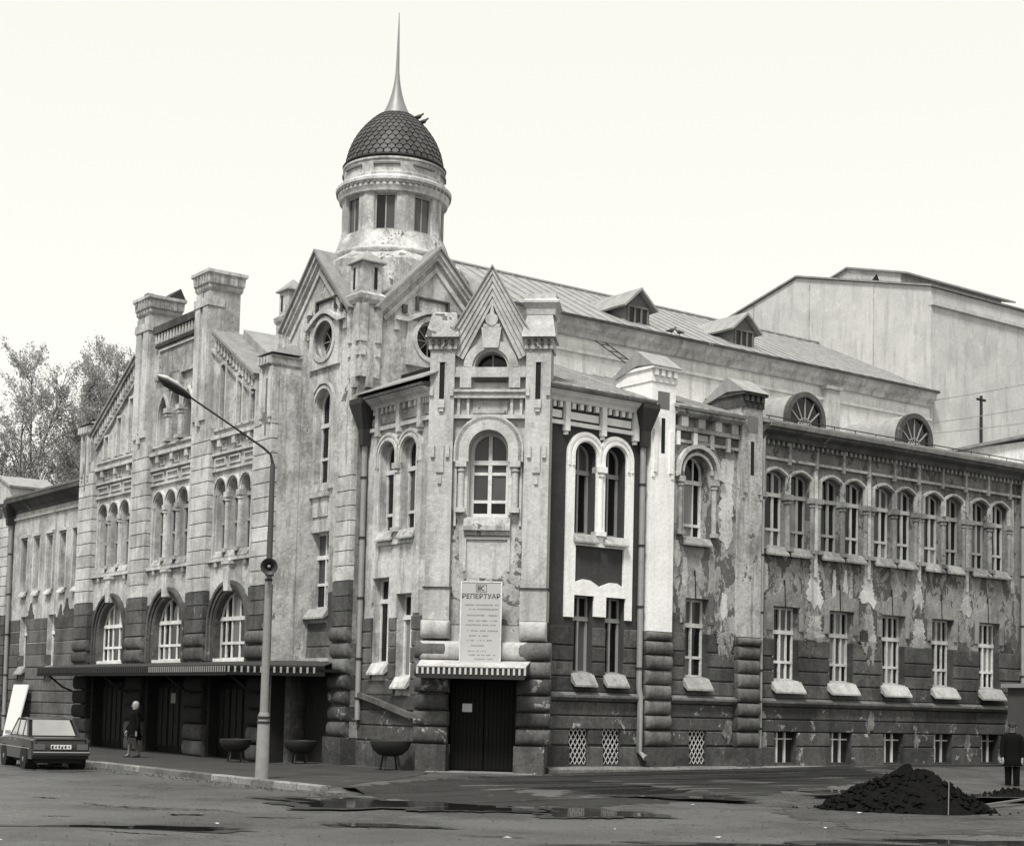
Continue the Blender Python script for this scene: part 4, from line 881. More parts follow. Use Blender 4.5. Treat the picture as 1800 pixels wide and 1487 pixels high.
# side face quoins of the pavilion's near corner
zs = [3.8 + .428 * k for k in range(14)]
for a, b in zip(zs[:-1], zs[1:]): part('quoin', MB().box(FR(41.15), 21.52, 22.7, a + .028, b, -.1, .02), 'quoin_light' if a > 4.7 else 'quoin_dark', wv)
for i, (b, z0, z1, w_) in enumerate(big):
    part('arch_lining', MB().strip(fV, head(b, 2.95, z1, w_, 'round'), -.035, .004, -.22, .012), 'quoin_dark', TH)
    ring_mould(fV, TH, b, 2.95, z1, w_, 'round', [(.0, .1, .03), (.1, .22, .08), (.22, .32, .14)], 'quoin_dark', 'archivolt')
    for sg in (-1, 1):
        s0 = b + sg * (w_ / 2 + .3); s1 = (PIER[i][0] if sg > 0 else PIER[i + 1][1])
        part('spandrel', MB().prism(fV, [(s0, 2.95), (s1, 2.95), (s1, 4.83), (b + sg * w_ * .36, 4.83 + .0), (b + sg * (w_ / 2 + .18), 4.3)], -.02, .02), 'quoin_dark', TH)
    window(fV, TH, b, z0 + .02, z1, w_, 'round', .2, (-.62, -.25, .25, .62), (4.25, 3.5), 'frame_white', .08, None, glassw=(.75, .15, .1), vmw=.075)
    part('window_sill', MB().box(fV, b - w_ / 2, b + w_ / 2, 2.92, 3.02, -.5, .02), 'frame_white', TH)
    m = MB().prism(fV, [(b - .14, 5.05), (b + .14, 5.05), (b + .2, 5.9), (b - .2, 5.9)], -.02, .2); m.box(fV, b - .26, b + .26, 5.86, 5.95, -.02, .24); part('keystone', m, 'trim_light', TH)
for j, (s, z0, z1, w_) in enumerate(tri):
    window(fV, TH, s, z0 + .02, z1, w_, 'round', .17, (-.1,), (8.0, 7.2), 'frame_grey', .045, True, silld=.12, sillh=.2, glassw=(.5, .4, .1), sillmat='trim_old')
    ring_mould(fV, TH, s, 8.05, z1, w_, 'round', [(.02, .07, .05), (.07, .12, .1)], 'trim_light')
for b, w_ in zip(BAY, BW):
    for k in (-.5, .5): colonnette(fV, TH, b + k * w_, .0, 6.25, 8.1, .085, 'plaster_left', 1.35)
    for k in (-1.5, 1.5): part('window_jamb', MB().box(fV, b + k * w_ - .05, b + k * w_ + .05, 6.1, 8.2, -.02, .07), 'trim_light', TH)
for i, b in enumerate(BAY):
    s0, s1 = PIER[i + 1][1], PIER[i][0]
    for z0, z1, d in ((5.98, 6.08, .12), (8.8, 8.88, .07), (9.3, 9.38, .1), (9.8, 9.92, .16), (10.08, 10.14, .08)): part('string_moulding', MB().box(fV, s0 - .0, s1 + .0, z0, z1, -.02, d), 'trim_light', TH)
    n = 3; st = (s1 - s0) / n
    for k in range(n):
        m = MB(); a, c = s0 + st * k + .12, s0 + st * (k + 1) - .12
        m.strip(fV, [(a, 8.96), (a, 9.22), (c, 9.22), (c, 8.96)], -.05, .0, -.02, .06, True); part('frieze_panel', m, 'trim_light', TH)
        m = MB()
        for x in (s0 + st * (k + .5),): m.box(fV, x - .1, x + .1, 9.56, 9.8, -.02, .13); m.box(fV, x - .06, x + .06, 9.48, 9.56, -.02, .09)
        m.strip(fV, [(a, 9.46), (a, 9.72), (a + st * .28, 9.72), (a + st * .28, 9.46)], -.03, 0, -.02, .05, True); part('frieze_corbel', m, 'trim_light', TH)
        part('sill_corbel', MB().box(fV, s0 + st * (k + .5) - .08, s0 + st * (k + .5) + .08, 5.82, 5.98, -.02, .1), 'trim_old', TH)
# gable ornaments
for j, t in enumerate(lan):
    window(fV, TH, t[0], t[1], t[2], t[3], 'lancet', .2, (), (), 'frame_dark', .05, None, glassw=(1, 0, 0))
    ring_mould(fV, TH, t[0], 10.2, t[2], t[3], 'lancet', [(.02, .1, .07)], 'trim_light')
for k in (-.5, .5): colonnette(fV, TH, 48.27 + k * .95, .03, 10.2, 11.3, .11, 'trim_light', 1.4)
for s, z0, z1 in slots:
    part('slit', MB().box(fV, s - .13, s + .13, z0, z1, -.01, .006), 'frame_dark', TH)
    m = MB(); m.strip(fV, [(s - .24, z0), (s - .24, z1 + .05), (s + .24, z1 + .05), (s + .24, z0)], -.09, .0, -.02, .11); part('slot_surround', m, 'trim_light', TH)
    part('slot_surround', MB().box(fV, s + .34, s + .48, z0, z1 - .3, -.02, .07), 'plaster_left', TH)
def rake(pts):
    m = MB(); m.strip(fV, pts, -.12, .0, -.3, .2); m.strip(fV, pts, -.62, -.54, -.02, .1); part('raking_cornice', m, 'trim_old', TH)
    part('gable_coping', MB().strip(fV, pts, .0, .08, -.9, .26), 'roof_old', TH)
    m = MB(); L = math.hypot(pts[1][0] - pts[0][0], pts[1][1] - pts[0][1]); n = int(L / .24)
    for i in range(n):
        t = (i + .5) / n; x = pts[0][0] + (pts[1][0] - pts[0][0]) * t; z = pts[0][1] + (pts[1][1] - pts[0][1]) * t
        m.box(fV, x - .06, x + .06, z - .46, z - .14, -.02, .13)
    part('dentil_row', m, 'trim_light', TH, kind='stuff')
rake([(45.35, 13.25), (42.35, 11.4)][::-1]); rake([(51.3, 13.45), (55.2, 11.12)])
m = MB(); m.box(fV, 46.6, 49.95, 13.95, 14.2, -.6, .2); m.box(fV, 46.6, 49.95, 13.5, 13.58, -.02, .1); part('parapet_coping', m, 'cornice_dark', TH)
dentils(fV, TH, 46.65, 49.9, 13.62, 13.93, -.02, .15, 14, 'trim_light', .45)
m = MB(); m.strip(fV, [(46.85, 12.85), (46.85, 13.4), (49.7, 13.4), (49.7, 12.85)], -.06, .0, -.02, .07); part('panel_moulding', m, 'trim_light', TH)
m = MB(); m.strip(fV, [(46.7, 12.35), (47.75, 12.35), (47.75, 11.9)], -.0, .12, -.02, .13); m.strip(fV, [(48.8, 11.9), (48.8, 12.35), (49.85, 12.35)], -.0, .12, -.02, .13); part('hood_moulding', m, 'trim_old', TH)
part('stained_panel', MB().box(fV, 46.95, 49.6, 12.5, 13.36, -.02, .015), 'trim_old', TH)
# gable piers that carry the two chimneys
def chimney(s0, s1, ztop, broken):
    o = part('chimney', MB().box(fV, s0, s1, 10.2, ztop - .62, -.85, .2), 'chimney_plaster', TH)
    c = (s0 + s1) / 2
    m = MB(); m.box(fV, s0 + .02, c - .1, 10.5, 14.2, .18, .27); m.box(fV, c + .1, s1 - .02, 10.5, 14.2, .18, .27); m.box(fV, s0 - .04, s1 + .04, 14.15, 14.42, -.3, .3); m.box(fV, c - .1, c + .1, 10.32, 10.6, .18, .3); m.box(fV, s0 + .02, c - .12, 14.42, ztop - .7, .18, .25); m.box(fV, c + .12, s1 - .02, 14.42, ztop - .7, .18, .25)
    part('pier_moulding', m, 'trim_light', o)
    part('slit', MB().box(fV, c - .05, c + .05, 11.6, 14.9, .19, .206), 'frame_dark', o)
    def sq(e, z): return [fV.P(s0 - e, .2 + e, z), fV.P(s1 + e, .2 + e, z), fV.P(s1 + e, -.85 - e, z), fV.P(s0 - e, -.85 - e, z)]
    part('chimney_cap', MB().loftclosed([sq(.02, ztop - .62), sq(.06, ztop - .55), sq(.06, ztop - .45), sq(.1, ztop - .4), sq(.11, ztop - .15), sq(.17, ztop - .1), sq(.17, ztop)]), 'trim_light', o)
    m = MB(); 
    for k in range(5): x = s0 - .05 + (s1 - s0 + .1) * (k + .5) / 5; m.box(fV, x - .06, x + .06, ztop - .42, ztop - .12, .2, .34)
    for k in range(7): d = .25 - (1.1) * (k + .5) / 7; m.box(fV, s0 - .13, s0 + .02, ztop - .42, ztop - .12, d - .07, d + .07)
    part('corbel_row', m, 'trim_old', o, kind='stuff')
    if broken:
        part('chimney_hood', MB().loftclosed([[fV.P(s, -.35, ztop), fV.P(s, -.8, ztop + .38), fV.P(s, -1.0, ztop)] for s in (s0 - .1, s1 - .2)]), 'pipe_dark', o)
        part('loose_brick', MB().box(fV, c - .0, c + .3, ztop, ztop + .2, -.1, .12), 'pipe_dark', o)
    else:
        part('chimney_hood', MB().loftclosed([sq(.15, ztop), sq(-.2, ztop + .1)]), 'roof_sheet', o)
chimney(50.15, 51.2, 15.35, True); chimney(45.6, 46.55, 15.28, False)
# end turrets of the pavilion
def turret(s0, s1, dep, zt):
    o = part('turret', MB().box(fV, s0, s1, 9.8, zt, -dep, .2), 'plaster_left', TH); c = (s0 + s1) / 2
    part('slit', MB().box(fV, c - .05, c + .05, zt - 2.0, zt - .3, .19, .206), 'frame_dark', o)
    part('slit', MB().box(FR(41.15 if s0 < 45 else s0), 21.98, 22.1, zt - 2.0, zt - .4, -.02, .006), 'frame_dark', o)
    m = MB()
    for sg in (-1, 1): m.box(fV, c + sg * .28 - .08, c + sg * .28 + .08, zt - 1.5, zt, .18, .26); m.box(fV, c + sg * .28 - .05, c + sg * .28 + .05, zt - 1.65, zt - 1.5, .18, .24)
    part('pier_moulding', m, 'trim_light', o)
    def sq(e, z): return [fV.P(s0 - e, .2 + e, z), fV.P(s1 + e, .2 + e, z), fV.P(s1 + e, -dep, z), fV.P(s0 - e, -dep, z)]
    part('turret_cap', MB().loftclosed([sq(.0, zt), sq(.04, zt + .08), sq(.04, zt + .26), sq(.07, zt + .3), sq(.07, zt + .34)]), 'trim_old', o)
    m = MB(); 
    for k in range(4): x = s0 + (s1 - s0) * (k + .5) / 4; m.box(fV, x - .06, x + .06, zt + .08, zt + .3, .2, .36)
    part('corbel_row', m, 'trim_light', o, kind='stuff')
    part('turret_roof', MB().loftclosed([[fV.P(s0 - .12, .32, zt + .4), fV.P(s1 + .12, .32, zt + .4), fV.P(s1 + .12, -dep, zt + .4), fV.P(s0 - .12, -dep, zt + .4)], [fV.P(c - .05, -.6, zt + .8), fV.P(c + .05, -.6, zt + .8), fV.P(c + .05, -dep, zt + .8), fV.P(c - .05, -dep, zt + .8)]]), 'roof_old', o)
turret(41.2, 41.95, .72, 11.5); turret(55.0, 56.0, 1.0, 11.2)
# pavilion roof behind the gable
tiled_roof([(21.9, 42.3, 11.2), (30.0, 42.3, 11.2), (30.0, 48.2, 14.0), (21.9, 48.2, 14.0)], 'roof_sheet', 12)
tiled_roof([(21.9, 55.4, 10.8), (30.0, 55.4, 10.8), (30.0, 48.2, 14.0), (21.9, 48.2, 14.0)], 'roof_old', 0)
part('roof_monitor', MB().loftclosed([[UVF.P(u, 43.0, 11.4), UVF.P(u, 43.2, 12.3), UVF.P(u, 45.0, 13.4), UVF.P(u, 45.2, 11.6)] for u in (22.4, 24.2)]), 'roof_sheet', TH)
part('core_wall', MB().box(UVF, 22.8, 30, 0, 11, 43.6, 55.4), 'void', TH)
# ground floor under the canopy
o = part('entrance_wall', MB().prism(fV, [(41.1, -.5), (56, -.5), (56, 2.9), (41.1, 2.9)], -.5, -.05, [[(b - 1.5, .02), (b + 1.5, .02), (b + 1.5, 2.55), (b - 1.5, 2.55)] for b in (52.98, 48.27)] + [[(42.5, .02), (45.1, .02), (45.1, 2.55), (42.5, 2.55)]]), 'canopy_shade_wall', TH)
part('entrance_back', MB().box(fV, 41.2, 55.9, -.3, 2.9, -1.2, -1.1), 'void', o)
for b in (52.98, 48.27, 43.8):
    for k in (-1, 0, 1):
        d = part('entrance_door', MB().box(fV, b + k * .86 - .41, b + k * .86 + .41, .03, 2.3, -.42, -.34), 'black_wood', TH)
        for j in (-1, 1): part('door_panel', MB().box(fV, b + k * .86 + j * .2 - .15, b + k * .86 + j * .2 + .15, .25, 2.1, -.345, -.325), 'door_wood', d)
        part('door_handle', MB().col(fV, b + k * .86, -.29, 1.0, 1.2, .02), 'iron', d)
for (s0, s1) in PIER:
    zs = [.0, .5, 1.0, 1.5, 2.0, 2.5]
    for a, b in zip(zs[:-1], zs[1:]): part('rusticated_block', MB().bulge(fV, s0, s1, a, b, .05, .12), 'cornice_dark' if b < 1.2 else 'canopy_shade_wall', o, smooth=60)
part('stone_course', MB().box(FR(41.15), 21.6, 22.9, -.3, 2.9, -.1, .03), 'canopy_shade_wall', o)  # plain side wall, its canopy shade put into the colour
part('stone_course', MB().box(fT, 39.5, 41.1, -.3, 2.9, -.1, .02), 'canopy_shade_wall', o)  # dark sheet over the tower wall, painting the canopy's shade
# long iron canopy with notched valance
plan = [(21.75, 56.3), (20.35, 56.3), (20.35, 41.2), (22.2, 38.85), (22.95, 38.75)]
c0 = part('long_canopy', MB().loftclosed([[UVF.P(u, v, z) for u, v in plan + [(22.95, 41)]] for z in (2.6, 2.68)]), 'canopy_under', TH)
m = MB(); 
rp = [[UVF.P(u + .02, v, 2.76) for u, v in plan[1:4]] , [UVF.P(21.75, 56.3, 2.92), UVF.P(21.75, 41.1, 2.92), UVF.P(22.93, 39.2, 2.92)]]
q0 = [UVF.P(20.35, 56.3, 2.74), UVF.P(20.35, 41.2, 2.74), UVF.P(22.2, 38.85, 2.76)]; q1 = [UVF.P(21.75, 56.3, 2.9), UVF.P(21.75, 41.2, 2.9), UVF.P(22.9, 39.4, 2.9)]
for k in range(2): m.loftclosed([[q0[k], q0[k + 1], q1[k + 1], q1[k]], [tuple(Vector(x) + Vector((0, 0, .03))) for x in (q0[k], q0[k + 1], q1[k + 1], q1[k])]])
part('canopy_roof', m, 'canopy_sheet', c0)
fcn = FL(20.35); part('canopy_fascia', MB().box(fcn, 41.2, 56.3, 2.46, 2.74, -.05, .0), 'canopy_under', c0)
dx, dy = 22.2 - 20.35, 38.85 - 41.2; L = math.hypot(dx, dy); fcs = F((20.35, 41.2), (dx / L, dy / L), (dy / L, -dx / L)); part('canopy_fascia', MB().box(fcs, 0, L, 2.48, 2.74, -.05, 0), 'canopy_under', c0)
fce = FR(56.3)
n = int(15.1 / .145)
for k in range(n):
    x = 41.25 + .145 * k; part('valance_tooth', MB().box(fcn, x, x + .05, 2.56, 2.73, .0, .02), 'tooth_mid' if x < 46.5 else 'canopy_sheet', c0)
for k in range(int(L / .2)): x = .05 + .2 * k; part('valance_tooth', MB().box(fcs, x, x + .06, 2.56, 2.73, 0, .02), 'tooth_mid', c0)
part('canopy_ledge', MB().box(fT, 39.4, 41.2, 2.92, 3.02, -.02, .3), 'sill_metal', TH)
for v in (56.0, 51.0, 46.0, 41.6):
    part('canopy_bracket', MB().tube([UVF.P(21.7, v, 1.9), UVF.P(21.2, v, 2.1), UVF.P(20.6, v, 2.55)], .035, 6), 'iron', c0)

# ---------- far left wing
lw = [(58.05 + k * 1.45, 6.05, 8.2, .62) for k in range(6)]
lowL = [(61.95 - .42, 61.95 + .42, 2.95, 5.0), (65.1 - .42, 65.1 + .42, 2.95, 5.0), (58.6 - .42, 58.6 + .42, 2.95, 5.0)]
wall(fW, TH, 55.4, 68.5, 3.4, 9.95, [opening(*t) for t in lw[:6]], 'plaster_left', rects=lowL)
wl = wall(fW, TH, 55.4, 68.5, -.5, 3.4, [], 'rustic_mid', rects=lowL, name='lower_wall')
courses(fW, wl, 55.6, 67.0, [.0, .6, 1.05, 1.5, 1.95, 2.4, 2.9, 3.4], [(q[0] - .05, q[1] + .05, q[2] - .35, q[3]) for q in lowL], 'rustic_mid', maxl=2.2)
courses(fW, wl, 55.6, 67.0, [3.4, 3.9, 4.4, 4.9], [(q[0] - .05, q[1] + .05, q[2], q[3]) for q in lowL], 'quoin_dark', maxl=4, d=.03)
for t in lw[:6]:
    window(fW, TH, *t, 'flat', .17, (0.,), (7.6,), 'frame_grey', .045, True, silld=.16, sillh=.2, glassw=(.7, .3, 0), sillmat='trim_light')
    part('window_head', MB().box(fW, t[0] - .42, t[0] + .42, 8.28, 8.4, -.02, .12), 'trim_light', TH)
    for sg in (-1, 1): part('window_jamb', MB().box(fW, t[0] + sg * .39 - .06, t[0] + sg * .39 + .06, 6.0, 8.28, -.02, .07), 'trim_light', TH)
for q in lowL: window(fW, TH, (q[0] + q[1]) / 2, q[2], q[3], .84, 'flat', .2, (0.,), (4.3,), 'frame_white', .06, True, silld=.22, sillh=.3)
m = MB().profile(fW, 55.4, 67.0, [(-.1, 9.4), (.06, 9.4), (.08, 9.5), (.3, 9.72), (.46, 9.8), (.46, 10.0), (-.1, 10.05)]); part('cornice', m, 'cornice_dark', TH)
part('string_moulding', MB().box(fW, 55.4, 67.0, 9.1, 9.2, -.02, .08), 'trim_light', TH)
for k in range(22): part('quoin', MB().box(fW, 67.0, 68.5, .05 + .42 * k + .03, .05 + .42 * (k + 1), -.1, .2), 'quoin_light' if k > 11 else 'quoin_dark', TH)
part('wing_pediment', MB().prism(fW, [(66.6, 9.9), (68.9, 9.9), (68.9, 10.3), (67.9, 11.0), (66.6, 10.5)], -1.5, .35), 'plaster_left', TH)
part('pediment_roof', MB().strip(fW, [(69.1, 10.2), (67.9, 11.05), (66.4, 10.5)], -.09, .0, -1.7, .45), 'roof_sheet', TH)
tiled_roof([(22.4, 55.2, 10.05), (22.4, 66.7, 10.05), (28, 66.7, 11.7), (28, 55.2, 11.7)], 'roof_old', 0)
part('core_wall', MB().box(UVF, 23.4, 30, 0, 9.5, 55.6, 68.4), 'void', TH)
pipe(TH, [fW.P(66.8, .25, 9.5), fW.P(66.85, .14, 8.8), fW.P(66.6, .14, .3)], .09, hopper=(fW, 66.8, 8.9, 9.8, .25, .25, .1))

# ---------- auditorium hall
part('hall_wall', MB().box(UVF, 27.8, 47.8, 9.0, 13.42, 38.62, 39.2), 'hall_wall', TH)
m = MB().profile(FR(38.6), 27.8, 47.75, [(-.1, 13.36), (.1, 13.36), (.14, 13.5), (.3, 13.62), (.36, 13.8), (.44, 13.86), (-.1, 13.9)]); part('cornice', m, 'trim_light', TH)
part('string_moulding', MB().box(FR(38.6), 27.8, 47.8, 12.86, 12.96, -.05, .07), 'hall_wall', TH)
m = MB().box(FR(38.6), 41.87, 42.52, 11.3, 13.3, -.05, .25); m.box(FR(38.6), 41.8, 42.6, 13.24, 13.36, -.05, .32); part('buttress', m, 'chimney_plaster', TH)
m = MB().profile(FR(38.6), 27.8, 47.75, [(.3, 13.86), (.5, 13.84), (.5, 13.92), (.3, 13.93)]); part('gutter', m, 'cornice_dark', TH)
tiled_roof([(27.6, 38.15, 13.9), (47.8, 38.15, 13.9), (47.8, 44.2, 16.75), (29.5, 44.2, 16.75)], 'roof_sheet', 34)
part('roof_back', MB().slab([(29.5, 44.2, 16.75), (47.8, 44.2, 16.75), (47.8, 51.0, 13.4), (27.6, 51, 13.4)], .08), 'roof_old', TH)
part('roof_hip', MB().slab([(27.6, 38.15, 13.9), (29.5, 44.2, 16.75), (27.6, 51, 13.4)], .08), 'roof_sheet', TH)
part('hall_end_wall', MB().box(UVF, 27.7, 28.2, 9, 13.6, 38.8, 51), 'hall_wall', TH)
part('ridge_cap', MB().tube([UVF.P(29.5, 44.2, 16.78), UVF.P(47.7, 44.2, 16.78)], .07, 6), 'roof_old', TH)
for c in (33.75, 38.6):
    f = FR(39.25); z0, ze, za = 14.2, 14.95, 15.45
    o = part('dormer', MB().prism(f, [(c - .52, z0 - .4), (c + .52, z0 - .4), (c + .52, ze), (c, za), (c - .52, ze)], -2.2, .0), 'dormer_wood', TH)
    part('dormer_roof', MB().strip(f, [(c - .7, ze - .1), (c, za + .03), (c + .7, ze - .1)], .0, .07, -2.6, .22), 'roof_sheet', o)
    part('pane', MB().box(f, c - .4, c + .4, z0, ze - .02, .0, .015), 'glass_dark', o)
    m = MB()
    for x in (-.42, -.14, .14, .42): m.box(f, c + x - .035, c + x + .035, z0 - .05, ze, .0, .05)
    m.box(f, c - .46, c + .46, z0 - .1, z0, .0, .08); m.box(f, c - .46, c + .46, ze - .05, ze + .02, .0, .06); part('dormer_frame', m, 'frame_dark', o)
# ladder and hooks on the aisle roof
m = MB()
for dx in (-.2, .2): m.tube([UVF.P(31.6 + dx, 35.8, 11.6), UVF.P(31.5 + dx, 38.4, 13.3)], .02, 5)
for k in range(6): t = (k + .5) / 6; m.tube([UVF.P(31.4 - .1 * t, 35.8 + 2.6 * t, 11.6 + 1.7 * t), UVF.P(31.8 - .1 * t, 35.8 + 2.6 * t, 11.6 + 1.7 * t)], .015, 5)
part('roof_ladder', m, 'iron', TH)

# ---------- stage house
SU, SV0, SV1, SA = 47.8, 38.6, 52.4, 45.5
part('stage_house', MB().loftclosed([[UVF.P(u, v, z) for v, z in ((SV0, 8), (SV0, 18.0), (SA, 19.75), (SV1, 18.0), (SV1, 8))] for u in (SU, 75.)]), 'stage_wall', TH)
st = FR(SV0)
m = MB().box(st, SU - .02, 75.05, 17.3, 17.45, -.1, .12); part('string_moulding', m, 'stage_wall', TH)
part('stage_coping', MB().strip(FL(SU), [(SV0 - .1, 18.0), (SA, 19.78), (SV1 + .1, 18.0)], .0, .07, -28, .1), 'roof_old', TH)
for v in (41.4, 44.8, 48.0): part('wall_joint', MB().box(FL(SU), v - .02, v + .02, 14, 18.4 + (.9 if v > 43 else .2), -.01, .012), 'trim_old', TH)
o = part('roof_monitor', MB().loftclosed([[UVF.P(u, v, z) for v, z in ((40.4, 18.0), (40.4, 19.0), (43.1, 19.72), (45.2, 19.1), (45.2, 18.0))] for u in (SU + .4, 54.5)]), 'chimney_plaster', TH)
part('monitor_roof', MB().loftclosed([[UVF.P(u, v, z) for v, z in ((40.05, 18.95), (43.1, 19.78), (45.8, 19.02), (45.8, 18.96), (43.1, 19.71), (40.05, 18.88))] for u in (SU + .3, 55.0)]), 'roof_old', o)
part('monitor_opening', MB().prism(FL(SU + .4), [(41.4, 18.75), (42.1, 18.75), (41.6, 19.2)], .0, .01), 'void', o)
m = MB(); q = UVF.P(50.3, 38.2, 11.5); m.tube([q, (q[0], q[1], 14.1)], .06, 8); m.tube([(q[0] - .25, q[1], 13.95), (q[0] + .25, q[1], 13.95)], .05, 6); part('vent_pipe', m, 'iron', TH)

# ================================================================ neighbouring block at right
NB = thing('neighbouring_block', 'pale plain block beyond the right end of the theatre wing', 'building', uv2w(*O), YAW)
part('wall', MB().box(UVF, 46.4, 58, -.5, 11.3, 33.3, 37.2), 'hall_wall', NB)
part('roof', MB().slab([(46.2, 33.0, 11.52), (58, 33.0, 11.52), (58, 37.4, 11.3), (46.2, 37.4, 11.3)], .1), 'roof_old', NB)
part('roof_deck', MB().slab([(46.6, 37.4, 11.2), (60, 37.4, 11.2), (60, 38.7, 11.4), (46.6, 38.7, 11.4)], .1), 'roof_sheet', NB)

# ================================================================ ground
def gz(u, v):
    road = -.13
    def sm(a, b, x): t = max(0, min(1, (x - a) / (b - a))); return t * t * (3 - 2 * t)
    bR = .04 + .2 * sm(26, 40, u)                        # foot of the right facade
    if v < 33.6: 
        tr = sm(27.5, 33.0, v)
        if u < 25: tr = tr * sm(16.5, 23, u) if v < 29 else tr
        zr = road + (bR - road) * tr
    else: zr = bR if u > 22 else 0
    if v >= 28.6: zl = 0. if u > 16.55 else road
    else: zl = road + .13 * sm(16.5, 22.5, u) * sm(22, 28.6, v)
    z = max(zr if u > 20 else -9, zl) if u > 16.55 else road
    if 20 < u < 25 and v < 33.6: k = sm(20, 25, u); z = zl * (1 - k) + max(zr, road) * k
    z += .012 * math.sin(u * 1.3 + v * .7) * math.sin(v * 1.1 - u * .4) * (1 if v < 33 and u > 0 else .3)
    return z
us = sorted(set([-1500, -600, -200, -80, -40, -20] + [x * .5 for x in range(-20, 33)] + [16.25, 16.5, 16.56, 16.75] + [17 + .5 * k for k in range(80)] + [60, 70, 90, 150, 400, 1500]))
vs = sorted(set([-1500, -600, -200, -60, -20, -5] + [x * .5 for x in range(0, 142)] + [75, 90, 130, 250, 600, 1500]))
bm = bmesh.new(); grid = [[bm.verts.new(uv2w(u, v, gz(u, v))) for v in vs] for u in us]
for i in range(len(us) - 1):
    for j in range(len(vs) - 1): bm.faces.new((grid[i][j], grid[i + 1][j], grid[i + 1][j + 1], grid[i][j + 1]))
bmesh.ops.recalc_face_normals(bm, faces=bm.faces); me = bpy.data.meshes.new('ground'); bm.to_mesh(me); bm.free()
if me.polygons[0].normal.z < 0: me.flip_normals()
me.polygons.foreach_set('use_smooth', [True] * len(me.polygons))
put('road', me, 'asphalt', kind='structure')
def drape(name, pts, mat, lift=.005, kind='structure', n=30, jag=.12, seed=0):
    rg = random.Random(seed); c = (sum(p[0] for p in pts) / len(pts), sum(p[1] for p in pts) / len(pts))
    P = []
    for i in range(len(pts)):
        a, b = pts[i], pts[(i + 1) % len(pts)]
        for k in range(n): t = k / n; P.append((a[0] + (b[0] - a[0]) * t + rg.uniform(-jag, jag), a[1] + (b[1] - a[1]) * t + rg.uniform(-jag, jag)))
    tri_ = tessellate_polygon([[Vector((x, y, 0)) for x, y in P]])
    bm = bmesh.new(); v_ = [bm.verts.new((x, y, 0)) for x, y in P]
    for t in tri_:
        try: bm.faces.new([v_[k] for k in t])
        except ValueError: pass
    for _ in range(3): bmesh.ops.subdivide_edges(bm, edges=[e for e in bm.edges if e.calc_length() > .5], cuts=1)
    for v in bm.verts: v.co = uv2w(v.co.x, v.co.y, gz(v.co.x, v.co.y) + lift)
    bmesh.ops.recalc_face_normals(bm, faces=bm.faces); me = bpy.data.meshes.new(name); bm.to_mesh(me); bm.free()
    me.calc_loop_triangles()
    if sum(p.normal.z for p in me.polygons) < 0: me.flip_normals()
    return put(name, me, mat, kind=kind)
def px_ground(x, y, z=-.13):                              # measured ground points, given as metres left/right and ahead
    return x, y
drape('pavement', [(16.7, 28.9), (22.4, 33.8), (22.6, 38.5), (21.6, 41.3), (21.6, 68), (16.7, 68)], 'pavement', .006, jag=.0)
drape('muddy_verge', [(17.2, 29.0), (21.0, 31.6), (25.0, 32.6), (29, 32.2), (38, 32.2), (37, 29.5), (31, 27.6), (24, 24.8), (19.5, 23.8), (17.0, 25.6)], 'mud', .005, jag=.25, seed=3)
drape('pavement', [(25.6, 32.2), (47, 32.2), (47, 33.08), (25.6, 33.08)], 'pavement', .007, jag=.03, seed=5)
drape('rough_earth', [(20.5, 17.2), (22, 16), (26, 17), (29, 20), (29, 24.5), (25, 24), (22, 21.5)], 'rough_earth', .006, jag=.3, seed=8)
drape('muddy_verge', [(13.4, 14.0), (15.2, 12.2), (19.5, 11.5), (21.5, 15.0), (18, 15.6), (15, 15.6)], 'mud', .006, jag=.2, seed=14)
# puddles, lying level in shallow hollows
def puddle(cu, cv, pts, z, seed):
    rg = random.Random(seed); n = 60; P = []
    for k in range(n):
        a = 2 * math.pi * k / n; r = 1 + .25 * math.sin(3 * a + seed) + .14 * math.sin(7 * a + seed * 2) + rg.uniform(-.05, .05)
        P.append(uv2w(cu + pts[0] * r * math.cos(a) * math.cos(pts[2]) - pts[1] * r * math.sin(a) * math.sin(pts[2]), cv + pts[0] * r * math.cos(a) * math.sin(pts[2]) + pts[1] * r * math.sin(a) * math.cos(pts[2]), z))
    cc = uv2w(cu, cv, z); Q = [cc + (p - cc) * rg.uniform(1.18, 1.5) - Vector((0, 0, .004)) for p in P]
    mq = bpy.data.meshes.new('wet_margin'); mq.from_pydata([tuple(p) for p in Q], [], [tuple(range(n))])
    if mq.polygons[0].normal.z < 0: mq.flip_normals()
    put('wet_margin', mq, 'wet_road', kind='structure')
    me = bpy.data.meshes.new('puddle'); me.from_pydata([tuple(p) for p in P], [], [tuple(range(n))]); 
    if me.polygons[0].normal.z < 0: me.flip_normals()
    return put('puddle', me, 'puddle_water', kind='structure')
A_ = -YAW
PUD = []
def pud_xy(X, Y, a, b, z, seed):                           # world metres: X right of, Y ahead of the viewpoint
    c, s = math.cos(YAW), math.sin(YAW); u, v = X * c + Y * s, -X * s + Y * c
    puddle(u, v, (a, b, A_), z, seed)
pud_xy(-2.6, 30.2, 1.55, 1.25, -.1, 1); pud_xy(-.6, 29.4, .9, .8, -.103, 9); pud_xy(1.55, 28.9, .85, 1.1, -.103, 2)
pud_xy(5.4, 22.6, 2.7, .75, -.112, 4); pud_xy(7.3, 24.2, 1.3, .5, -.112, 6); pud_xy(2.4, 21.6, 1.0, .35, -.114, 5)
pud_xy(-5.2, 23.4, 1.2, .35, -.116, 17); pud_xy(9.5, 36.5, 2.4, .9, .012, 8); pud_xy(4.0, 33.8, 1.1, .4, -.045, 11); pud_xy(-1.9, 24.9, .7, .3, -.116, 21)
